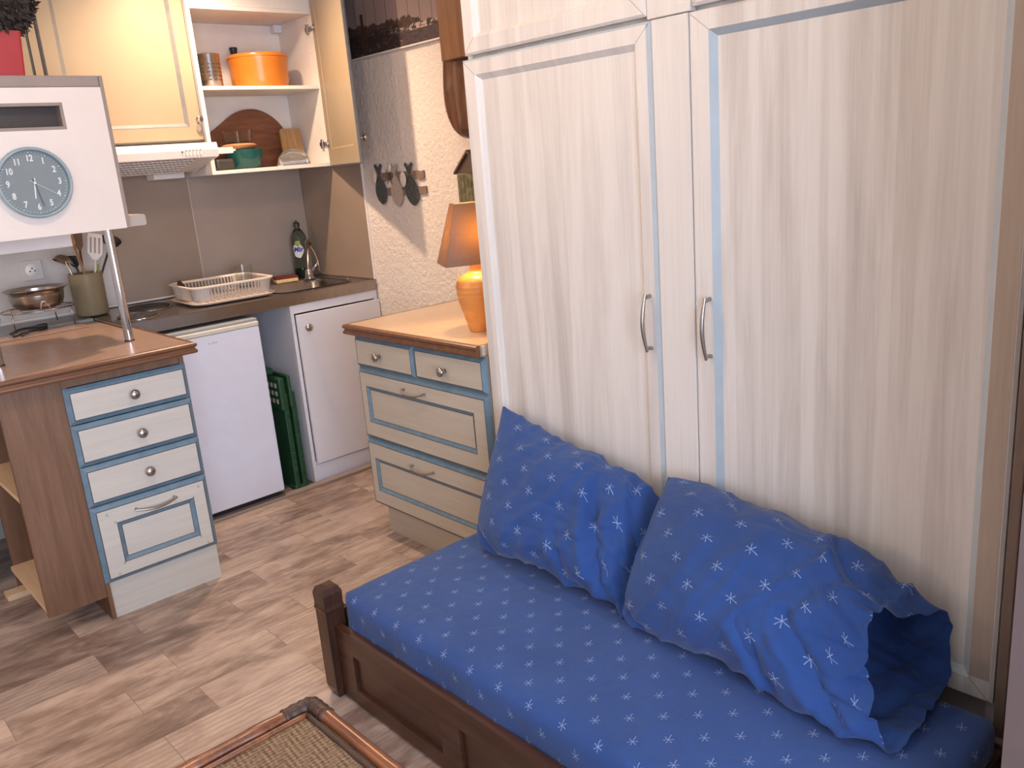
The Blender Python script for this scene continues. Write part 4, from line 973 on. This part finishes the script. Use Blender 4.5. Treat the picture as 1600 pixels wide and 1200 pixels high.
utensil('slotted_spatula', 'pale slotted spatula upright in the crock', 'utensil', (1.095, 3.90, bb), (1.128, 3.868, 1.135), M['trimw'], flat_head(.032, .11, 3, M['trimw']))
utensil('soup_ladle', 'dark ladle leaning right out of the crock behind the chrome pole', 'utensil', (1.085, 3.912, bb+.01), (1.215, 3.905, 1.195), M['castiron'], bowl_head(.040, M['castiron'], (.25, -.55, .8)))
utensil('green_brush', 'slim yellow-green brush handle in the right side of the crock', 'utensil', (1.12, 3.905, bb), (1.137, 3.880, 1.095), M['lblg'], flat_head(.005, .020, 0, M['lblg']))

# ------------------------------------------------------------------ TABLE LAMP on the dresser
LX, LY, LZ = 1.805, 2.175, .8592
t = thing('table_lamp', 'lit table lamp with ribbed orange base and tapered square shade on the chest of drawers', 'lamp', (LX, LY, LZ))
bm = B(); prof = [(0, 0), (.036, 0), (.038, .004)]
ctl = [(.038, .004), (.049, .040), (.060, .080), (.068, .115), (.071, .145), (.066, .172), (.050, .188), (.030, .197), (.022, .206), (.020, .225)]
cp = curvepts([(a, 0, b) for a, b in ctl], 90)
for p in cp:
    r = p.x
    if p.z < .155: r += .0018*math.sin(p.z*2*PI/.0072)
    prof.append((r, p.z))
prof.append((0, .226)); lathe(bm, prof, (LX, LY, LZ), 48); obj('base', bm, M['terralamp'], t, smooth=True)
bm = B(); lathe(bm, [(0, .2265), (.008, .2265), (.008, .275), (.012, .277), (.012, .290), (0, .291)], (LX, LY, LZ), 20); obj('stem', bm, M['nickel'], t, smooth=True, auto=40)
bm = B(); lathe(bm, [(0, .292), (.014, .294), (.024, .320), (.024, .335), (.014, .350), (0, .354)], (LX, LY, LZ), 20); obj('bulb', bm, M['bulb'], t, smooth=True)
bm = B(); ang = math.radians(-28); ca, sa = math.cos(ang), math.sin(ang)
def sq(hw, hd, z): return [(LX + a*ca - b*sa, LY + a*sa + b*ca, z) for a, b in ((-hw, -hd), (hw, -hd), (hw, hd), (-hw, hd))]
ringloft(bm, [sq(.114, .083, 1.090), sq(.060, .044, 1.284), sq(.058, .042, 1.284), sq(.112, .081, 1.0905), sq(.114, .083, 1.090)])
obj('lamp_shade', bm, M['shade'], t)
bm = B(); 
for s in sq(.058, .042, 1.283): tube(bm, [(LX, LY, 1.215), (s[0]*.98+LX*.02, s[1]*.98+LY*.02, 1.282)], .0012, 6)
obj('shade_carrier', bm, M['nickel'], t)

# ------------------------------------------------------------------ PICTURE, ORNAMENTS on the side wall
t = thing('harbour_picture', 'dark unframed photo print of a harbour with masts, high on the side wall', 'picture', (XS-.01, 3.1, 1.886))
bm = B(); box(bm, XS-.019, XS-.0015, 2.55, 3.66, 1.888, 2.40); obj('print', bm, M['picture'], t)
bm = B(); box(bm, XS-.019, XS-.0015, 2.55, 3.66, 1.8825, 1.8876); obj('bottom_edge', bm, M['trimw'], t)

t = thing('wall_ornament', 'driftwood wall ornament with three painted fish and shells on the plaster wall', 'wall decoration', (XS-.002, 3.17, 1.24))
Xo = XS-.0085
for z, ya, yb in ((1.372, 2.985, 3.330), (1.308, 2.978, 3.350)):
    bm = B(); pts = []; n = 14; rn = random.Random(int(z*1000))
    for i in range(n+1): pts.append((Xo, ya+(yb-ya)*i/n, z+.017+.003*rn.uniform(-1, 1)))
    for i in range(n, -1, -1): pts.append((Xo, ya+(yb-ya)*i/n, z-.017+.003*rn.uniform(-1, 1)))
    prism(bm, pts, (.0075, 0, 0)); obj('driftwood_slat', bm, M['driftwood'], t)
def fish(yc, zt, zb, w, mat, lean=.0, x=Xo-.004):
    H = zt-zb; body = []
    zt2 = zt-.045; n = 12
    prof = [w*math.sin(PI*(i/n)**.8)**.9 if 0 < i < n else 0 for i in range(n+1)]
    L = [(yc+lean*(1-i/n)+prof[i]+.004, zb+(zt2-zb)*i/n) for i in range(n+1)]; R = [(yc+lean*(1-i/n)-prof[i]-.004, zb+(zt2-zb)*i/n) for i in range(n, -1, -1)]
    out = L + [(yc+.030, zt-.004), (yc+.022, zt+.004), (yc, zt-.014), (yc-.022, zt+.004), (yc-.030, zt-.004)] + R
    bm = B(); prism(bm, [(x, a, b) for a, b in out], (.0035, 0, 0))
    return obj('fish', bm, mat, t)
fish(3.318, 1.428, 1.252, .038, M['fishd'], -.012); fish(3.195, 1.425, 1.242, .040, M['fishl'], -.008); fish(3.085, 1.424, 1.244, .042, M['fishd'], -.016)
for y, z, s in ((3.345, 1.375, .024), (3.122, 1.358, .028), (3.215, 1.412, .016)):
    bm = B(); bmesh.ops.create_uvsphere(bm, u_segments=18, v_segments=10, radius=1); bmesh.ops.scale(bm, vec=(.006, s*.8, s*1.2), verts=bm.verts); bmesh.ops.translate(bm, vec=(Xo-.011, y, z), verts=bm.verts); obj('shell', bm, M['shell'], t, smooth=True)
bm = B(); out = []
for i in range(12):
    a = PI*i/6; r = .038 if i % 2 == 0 else .006; out.append((Xo-.008, 3.232+r*math.cos(a), 1.372+r*math.sin(a)))
prism(bm, out, (.003, 0, 0)); obj('starfish', bm, M['roofm'], t)

t = thing('bird_house', 'narrow weathered wooden house ornament on the wall above the lamp', 'wall decoration', (XS-.05, 2.62, 1.23))
bm = B(); box(bm, 2.165, XS-.002, 2.52, 2.672, 1.225, 1.365)
for i in range(7): box(bm, 2.1635, 2.1652, 2.522+i*.0215, 2.541+i*.0215, 1.227, 1.363)
obj('walls', bm, M['house'], t)
bm = B(); prism(bm, [(2.158, 2.685, 1.366), (2.158, 2.596, 1.445), (2.158, 2.507, 1.366), (2.158, 2.507, 1.374), (2.158, 2.596, 1.455), (2.158, 2.685, 1.374)], (XS-.003-2.158, 0, 0)); prism(bm, [(2.166, 2.672, 1.3665), (2.166, 2.596, 1.440), (2.166, 2.520, 1.3665)], (.07, 0, 0)); obj('roof', bm, M['roofm'], t)

# hanging blade-shaped wooden ornament beside the wardrobe
t = thing('wooden_oar_blade', 'long glossy dark brown wooden blade ornament hanging beside the wardrobe top', 'wall decoration', (2.18, 2.57, 1.49))
prof = [(1.494, .012), (1.505, .050), (1.54, .095), (1.60, .128), (1.68, .135), (1.78, .122), (1.90, .105), (2.02, .090), (2.15, .078), (2.30, .07), (2.38, .065)]
hh = curvepts([(0, w, z) for z, w in prof], 34); bm = B(); rings = []
yc = 2.565
for p in hh:
    w = p.y; th = .030*min(1, w/.08); c0 = Vector((2.165, yc, p.z)); ring = []
    for k in range(20):
        a = 2*PI*k/20; cs, sn = math.cos(a), math.sin(a)
        ring.append((c0.x + th*(abs(sn)**.8)*(1 if sn > 0 else -1)*(1+.55*max(0, 1-abs(cs)*6)*(1 if sn < 0 else 0)), c0.y + w*(abs(cs)**.9)*(1 if cs > 0 else -1), c0.z))
    rings.append(ring)
ringloft(bm, rings, True, True); obj('blade', bm, M['paddle'], t, smooth=True, auto=60)
bm = B(); box(bm, 2.095, 2.130, 2.46, 2.615, 1.775, 2.39, .004); obj('shaft', bm, M['paddlel'], t, label='lighter brown flat shaft')

# ------------------------------------------------------------------ BED
t = thing('daybed', 'low dark brown wooden bed frame with panelled side and corner posts', 'bed frame', (1.29, 1.2, 0))
BX0, BX1, BY0, BY1 = .972, 1.612, .425, 1.965
def post(x0, x1, y0, y1, h):
    bm = B(); cx, cy = (x0+x1)/2, (y0+y1)/2; hx_, hy_ = (x1-x0)/2, (y1-y0)/2
    R = lambda k, z: [(cx-hx_*k, cy-hy_*k, z), (cx+hx_*k, cy-hy_*k, z), (cx+hx_*k, cy+hy_*k, z), (cx-hx_*k, cy+hy_*k, z)]
    ringloft(bm, [R(.72, 0), R(1, .028), R(1, h-.075), R(1.08, h-.068), R(1.0, h-.055), R(1.04, h-.022), R(.80, h-.006), R(.35, h)], True, True)
    obj('post', bm, M['bedpost'], t)
post(.952, 1.008, BY1-.055, BY1, .338); post(BX1-.05, BX1, BY1-.052, BY1-.002, .262)
post(.952, 1.008, BY0, BY0+.055, .338); post(BX1-.05, BX1, BY0+.001, BY0+.05, .262)
def rail(name, O, U, w, z0, z1, npan, th=.024, st=.07):
    """panelled board, front face toward -U x z"""
    U = Vector(U); Nn = U.cross(Vector((0, 0, 1))); h = z1-z0; bm = B(); O = Vector(O)
    pw = (w-st*(npan+1))/npan
    for k in range(npan+1):
        a = O + U*((st+pw)*k); prism(bm, [a, a+U*st, a+U*st+Vector((0, 0, h)), a+Vector((0, 0, h))], -Nn*th)
    for k in range(npan):
        a = O + U*((st+pw)*k+st+.0002); e = pw-.0004
        for b0, b1 in ((0, .042), (h-.062, h)): prism(bm, [a+Vector((0, 0, b0)), a+U*e+Vector((0, 0, b0)), a+U*e+Vector((0, 0, b1)), a+Vector((0, 0, b1))], -Nn*th)
        aa = a - Nn*.010; prism(bm, [aa+Vector((0, 0, .042)), aa+U*e+Vector((0, 0, .042)), aa+U*e+Vector((0, 0, h-.062)), aa+Vector((0, 0, h-.062))], -Nn*(th-.012))
    return obj(name, bm, M['bedwood'], t)
rail('side_rail', (BX0+.001, BY1-.056, .010), (0, -1, 0), BY1-BY0-.112, .010, .221, 3, .022, .075)
bm = B(); box(bm, BX1-.030, BX1-.008, BY0+.052, BY1-.054, .06, .221, .002); obj('side_rail', bm, M['bedwood'], t)
for y in (BY1-.038, BY0+.016):
    bm = B(); box(bm, 1.0085, BX1-.051, y, y+.022, .06, .250, .002); obj('end_rail', bm, M['bedwood'], t)
bm = B()
for i in range(9): box(bm, .996, BX1-.031, BY0+.10+i*.155, BY0+.17+i*.155, .085, .10)
obj('slats', bm, M['bedwood'], t)
# mattress
bm = B(); MX0, MX1, MY0, MY1, MT = 1.000, 1.578, .448, 1.918, .312
uvl = bm.loops.layers.uv.new('UVMap')
NX, NY = 40, 100
def mpt(s, tt_):
    """s,tt_ flat sheet coordinates; outside the top rectangle the sheet turns down"""
    x0, x1, y0, y1 = MX0, MX1, MY0, MY1; rE = .026
    def fold(v, a, b):
        if v < a: d = a-v; s_ = -1
        elif v > b: d = v-b; s_ = 1
        else: return v, 0
        L = rE*PI/2
        if d < L: an = d/rE; return (a if s_ < 0 else b) + s_*rE*math.sin(an), rE*(1-math.cos(an))
        return (a if s_ < 0 else b) + s_*rE, rE + (d-L)
    X, dzx = fold(s, x0+rE, x1-rE); Y, dzy = fold(tt_, y0+rE, y1-rE)
    return X, Y, max(dzx, dzy)
drop = .19
ss = [MX0+.026-drop + i*((MX1-MX0-.052+2*drop)/NX) for i in range(NX+1)]; tt = [MY0+.026-drop + j*((MY1-MY0-.052+2*drop)/NY) for j in range(NY+1)]
grid = {}
for i, s in enumerate(ss):
    for j, q in enumerate(tt):
        X, Y, dz = mpt(s, q)
        # round the plan corners
        cx = min(max(X, MX0+.05), MX1-.05); cy = min(max(Y, MY0+.05), MY1-.05); dx, dy = X-cx, Y-cy; L = math.hypot(dx, dy)
        if L > .05 and dz > 0: X, Y = cx+dx/L*.05, cy+dy/L*.05
        z = MT - dz
        nz = noise.noise(Vector((X*5, Y*4, .3))); z += .003*nz if dz < .03 else 0
        if dz < .02:   # sag toward the edges, soft crown
            z -= .006*(abs((X-1.29)/.29)**4)
        side = dz > .03
        wob = .006*noise.noise(Vector((X*9, Y*9, z*14))) + .004*math.sin(Y*23+X*19)*min(1, dz/.1)
        if side:
            d = Vector((X-1.289, Y-1.183, 0)); 
            if abs(X-MX0) < .01 or abs(X-MX1) < .01: X += wob
            else: Y += wob
        z = max(z, .125)
        grid[i, j] = bm.verts.new((X, Y, z))
for i in range(NX):
    for j in range(NY):
        f = bm.faces.new((grid[i, j], grid[i+1, j], grid[i+1, j+1], grid[i, j+1]))
        for lp, (a, b) in zip(f.loops, ((i, j), (i+1, j), (i+1, j+1), (i, j+1))): lp[uvl].uv = (ss[a]+.010, tt[b]-.009)
bmesh.ops.recalc_face_normals(bm, faces=bm.faces)
t = thing('mattress', 'thin mattress in a fitted blue sheet with pale asterisks on the dark bed frame', 'mattress', (1.29, 1.18, .105))
obj('fitted_sheet', bm, M['fabric'], t, smooth=True)
bm = B(); box(bm, MX0+.02, MX1-.02, MY0+.02, MY1-.02, .102, .285, .02); obj('foam_core', bm, M['lblw'], t)

# ------------------------------------------------------------------ PILLOWS
def loft_pillow(name, label, secs, us, nring=56, nu=64, uvscale=(1, 1), open_end=False, wr=.014, seed=0, uvo=(0, 0), creases=()):
    """secs: closed loops of 8 control points; Catmull-Rom along both directions"""
    K = len(secs); bm = B(); uvl = bm.loops.layers.uv.new('UVMap'); V = []; UVc = []
    secs = [[Vector(p) for p in s] for s in secs]
    for i in range(nu+1):
        f = i/nu*(K-1); f = min(f, K-1-1e-6); ctl = [crom([secs[k][c] for k in range(K)], f) for c in range(len(secs[0]))]
        row = [crom(ctl, len(ctl)*j/nring, True) for j in range(nring)]
        V.append(row)
    # arc-length texture coordinates
    uvs = []; L = 0
    for i in range(nu+1):
        if i: L += (sum((V[i][j] for j in range(0, nring, 4)), Vector())/(nring/4) - sum((V[i-1][j] for j in range(0, nring, 4)), Vector())/(nring/4)).length
        acc = 0; row = []
        for j in range(nring+1):
            if j: acc += (V[i][j % nring]-V[i][j-1]).length
            row.append((L*.87+uvo[0], acc*.87+uvo[1]))
        uvs.append(row)
    for i in range(nu+1):
        c = sum(V[i], Vector())/nring; e = min(1, i/5, (nu-i)/5 if not open_end else 1)
        for j in range(nring):
            p = V[i][j]; d = (p-c); d = d.normalized() if d.length > 1e-5 else Vector()
            n1 = noise.noise(Vector((p.x*7+seed, p.y*7, p.z*7))); n2 = noise.noise(Vector((p.x*16, p.y*9+seed, (p.z+p.x)*22)))
            g_ = .45 + .9*(i/nu)**2; n3 = noise.noise(Vector((p.y*11+p.z*9+seed, p.z*3-p.y*2, p.x*3)))
            V[i][j] = p + d*(wr*n1 + wr*.45*g_*(1-abs(n2)*2.4) + wr*1.1*g_*max(-.4, .25-abs(n3)*2.2))*e
    base = [[p.copy() for p in row] for row in V]
    for i in range(nu+1):
        c = sum(base[i], Vector())/nring
        for j in range(nring):
            u, v = i/nu, j/nring*2
            if v > 1.05: continue
            dd = base[i][j]-c; dd = dd.normalized() if dd.length > 1e-5 else Vector(); off = 0
            for u0, v0, u1, v1, wd_, dp in creases:
                ax, ay = u1-u0, (v1-v0)*.6; L2 = ax*ax+ay*ay; px_, py_ = u-u0, (v-v0)*.6
                s_ = (px_*ax+py_*ay)/L2; sc_ = max(0, min(1, s_)); ex_, ey_ = px_-ax*sc_, py_-ay*sc_; ds = math.hypot(ex_, ey_)
                side = 1 if ax*py_-ay*px_ > 0 else -1
                off += dp*(-math.exp(-(ds/wd_)**2) + .55*math.exp(-((ds*side-wd_*1.6)/wd_)**2))*math.exp(-max(0, abs(s_-.5)-.3)**2*8)
            V[i][j] = base[i][j] + dd*off
    vs = [[bm.verts.new(p) for p in row] for row in V]
    for i in range(nu):
        for j in range(nring):
            k = (j+1) % nring; f = bm.faces.new((vs[i][j], vs[i][k], vs[i+1][k], vs[i+1][j]))
            for lp, (a, b) in zip(f.loops, ((i, j), (i, j+1), (i+1, j+1), (i+1, j))): lp[uvl].uv = uvs[a][b]
    if not open_end: bm.faces.new(vs[-1])
    bm.faces.new(list(reversed(vs[0])))
    bmesh.ops.recalc_face_normals(bm, faces=bm.faces)
    return bm
def section(T, Bt, front, back, side=.5, edge=.0):
    """8 control points from top seam T over the front to the bottom seam Bt and back behind"""
    T, Bt = Vector(T), Vector(Bt); d = Bt-T; n = Vector((d.z, 0, -d.x)).normalized()
    if n.x > 0: n = -n
    return [T, T+d*.16+n*front*.72, T+d*.5+n*front, T+d*.84+n*front*.80, Bt, Bt-d*.16-n*back*.8, T+d*.5-n*back, T+d*.16-n*back*.75]
# left pillow
s = [section((1.608, 1.868, .690), (1.415, 1.800, .322), .004, .004),
     section((1.606, 1.820, .672), (1.400, 1.775, .330), .050, .030),
     section((1.605, 1.70, .650), (1.402, 1.690, .332), .088, .030),
     section((1.605, 1.55, .625), (1.402, 1.545, .332), .105, .025),
     section((1.605, 1.42, .600), (1.400, 1.42, .332), .100, .025),
     section((1.602, 1.32, .575), (1.400, 1.300, .332), .075, .025),
     section((1.598, 1.262, .545), (1.392, 1.225, .322), .005, .004)]
bm = loft_pillow('p', '', s, None, nring=120, nu=130, seed=3, uvo=(.02, .01), creases=[(.70, .32, .84, .86, .026, .022), (.82, .14, .95, .52, .022, .018), (.60, .62, .70, .95, .02, .010), (.15, .75, .30, .95, .02, .008), (.05, .2, .16, .55, .02, .008), (.90, .62, .97, .9, .018, .012)])
t = thing('pillow', 'blue pillow with pale asterisks leaning on the wardrobe beside the chest of drawers', 'pillow', (1.50, 1.55, .32), group='blue pillows')
obj('pillowcase', bm, M['fabric'], t, smooth=True)
# right pillow in its loose, open ended case
s = [section((1.600, 1.245, .612), (1.372, 1.215, .332), .004, .004),
     section((1.602, 1.205, .618), (1.360, 1.190, .336), .055, .028),
     section((1.604, 1.08, .606), (1.352, 1.075, .338), .100, .028),
     section((1.604, .95, .592), (1.345, .95, .338), .120, .026),
     section((1.604, .83, .575), (1.335, .82, .338), .118, .026),
     [(1.595, .735, .560), (1.50, .745, .588), (1.405, .735, .535), (1.350, .70, .44), (1.310, .670, .336), (1.43, .69, .333), (1.60, .70, .36), (1.610, .71, .46)],
     [(1.600, .575, .484), (1.520, .614, .494), (1.435, .640, .520), (1.365, .615, .43), (1.322, .560, .328), (1.420, .540, .330), (1.606, .560, .330), (1.610, .565, .42)]]
bm = loft_pillow('p', '', s, None, nring=120, nu=130, seed=11, open_end=True, uvo=(.05, .03), creases=[(.76, .10, .90, .34, .024, .022), (.72, .62, .86, .95, .024, .020), (.60, .70, .70, .97, .02, .014), (.84, .42, .97, .60, .02, .012), (.06, .30, .18, .62, .02, .010), (.10, .78, .24, .97, .02, .010), (.36, .06, .46, .22, .018, .008)])
t = thing('pillow', 'blue pillow with pale asterisks whose open case gapes at the right end', 'pillow', (1.50, .90, .32), group='blue pillows')
o = obj('pillowcase', bm, M['fabric'], t, smooth=True)
s2 = s[:5] + [section((1.585, .76, .54), (1.40, .75, .345), .045, .02), section((1.57, .715, .50), (1.42, .71, .37), .004, .004)]
def shrink(sec, k=.90):
    c = sum((Vector(p) for p in sec), Vector())/8; return [c+(Vector(p)-c)*k for p in sec]
bm = loft_pillow('p', '', [shrink(x) for x in s2], None, seed=11, wr=.002)
obj('pillow_insert', bm, M['fabric'], t, smooth=True)

# ------------------------------------------------------------------ RATTAN TABLE
t = thing('rattan_table', 'low table with woven rattan top and reddish bamboo rim in front of the bed', 'table', (.17, .93, 0))
TX0, TX1, TY0, TY1, TZ = -.36, .640, .40, 1.402, .400
bm = B(); box(bm, TX0+.012, TX1-.012, TY0+.012, TY1-.012, TZ-.012, TZ-.002); obj('woven_top', bm, M['rattan'], t)
def cane(p, q, r=.0145, nodes=6, seed=0):
    bm = B(); p, q = Vector(p), Vector(q); rn = random.Random(seed); pts, rs = [], []
    n = 60; ns = sorted(rn.uniform(.04, .96) for _ in range(nodes))
    for i in range(n+1):
        s_ = i/n; k = min(abs(s_-x) for x in ns); pts.append(p.lerp(q, s_)); rs.append(r*(1+.14*math.exp(-(k/.012)**2)))
    tube(bm, pts, rs, 14); return bm
for i, (p, q) in enumerate((((TX0, TY1, TZ), (TX1-.012, TY1, TZ)), ((TX1, TY1-.012, TZ), (TX1, TY0, TZ)), ((TX0, TY0, TZ), (TX1, TY0, TZ)), ((TX0, TY0+.02, TZ), (TX0, TY1-.02, TZ)))):
    obj('rim_cane', cane(p, q, seed=i+5), M['bamboo'], t, smooth=True)
for i, (p, q) in enumerate((((TX0+.02, TY1-.0245, TZ+.001), (TX1-.0245, TY1-.0245, TZ+.001)), ((TX1-.0245, TY1-.0285, TZ+.001), (TX1-.0245, TY0+.02, TZ+.001)))):
    obj('inner_bead', cane(p, q, .0055, 9, i+20), M['bambood'] if i else M['bamboo'], t, smooth=True)
for cx, cy, sx, sy in ((TX1, TY1, -1, -1), (TX1, TY0, -1, 1), (TX0, TY0, 1, 1), (TX0, TY1, 1, -1)):
    bm = B(); pts = curvepts([(cx+sx*.062, cy, TZ), (cx+sx*.025, cy, TZ), (cx+sx*.003, cy+sy*.003, TZ), (cx, cy+sy*.025, TZ), (cx, cy+sy*.062, TZ)], 26)
    tube(bm, pts, [.0168+.0012*math.sin(k*1.9) for k in range(26)], 14); obj('corner_binding', bm, M['bambood'], t, smooth=True)
    bm = B(); tube(bm, [(cx+sx*.012, cy+sy*.012, TZ-.01), (cx+sx*.012, cy+sy*.012, .20), (cx+sx*.012, cy+sy*.012, .0005)], [.018, .0165, .018], 14); obj('leg', bm, M['bamboo'], t, smooth=True)

# ------------------------------------------------------------------ dark bag in the shadow under the island
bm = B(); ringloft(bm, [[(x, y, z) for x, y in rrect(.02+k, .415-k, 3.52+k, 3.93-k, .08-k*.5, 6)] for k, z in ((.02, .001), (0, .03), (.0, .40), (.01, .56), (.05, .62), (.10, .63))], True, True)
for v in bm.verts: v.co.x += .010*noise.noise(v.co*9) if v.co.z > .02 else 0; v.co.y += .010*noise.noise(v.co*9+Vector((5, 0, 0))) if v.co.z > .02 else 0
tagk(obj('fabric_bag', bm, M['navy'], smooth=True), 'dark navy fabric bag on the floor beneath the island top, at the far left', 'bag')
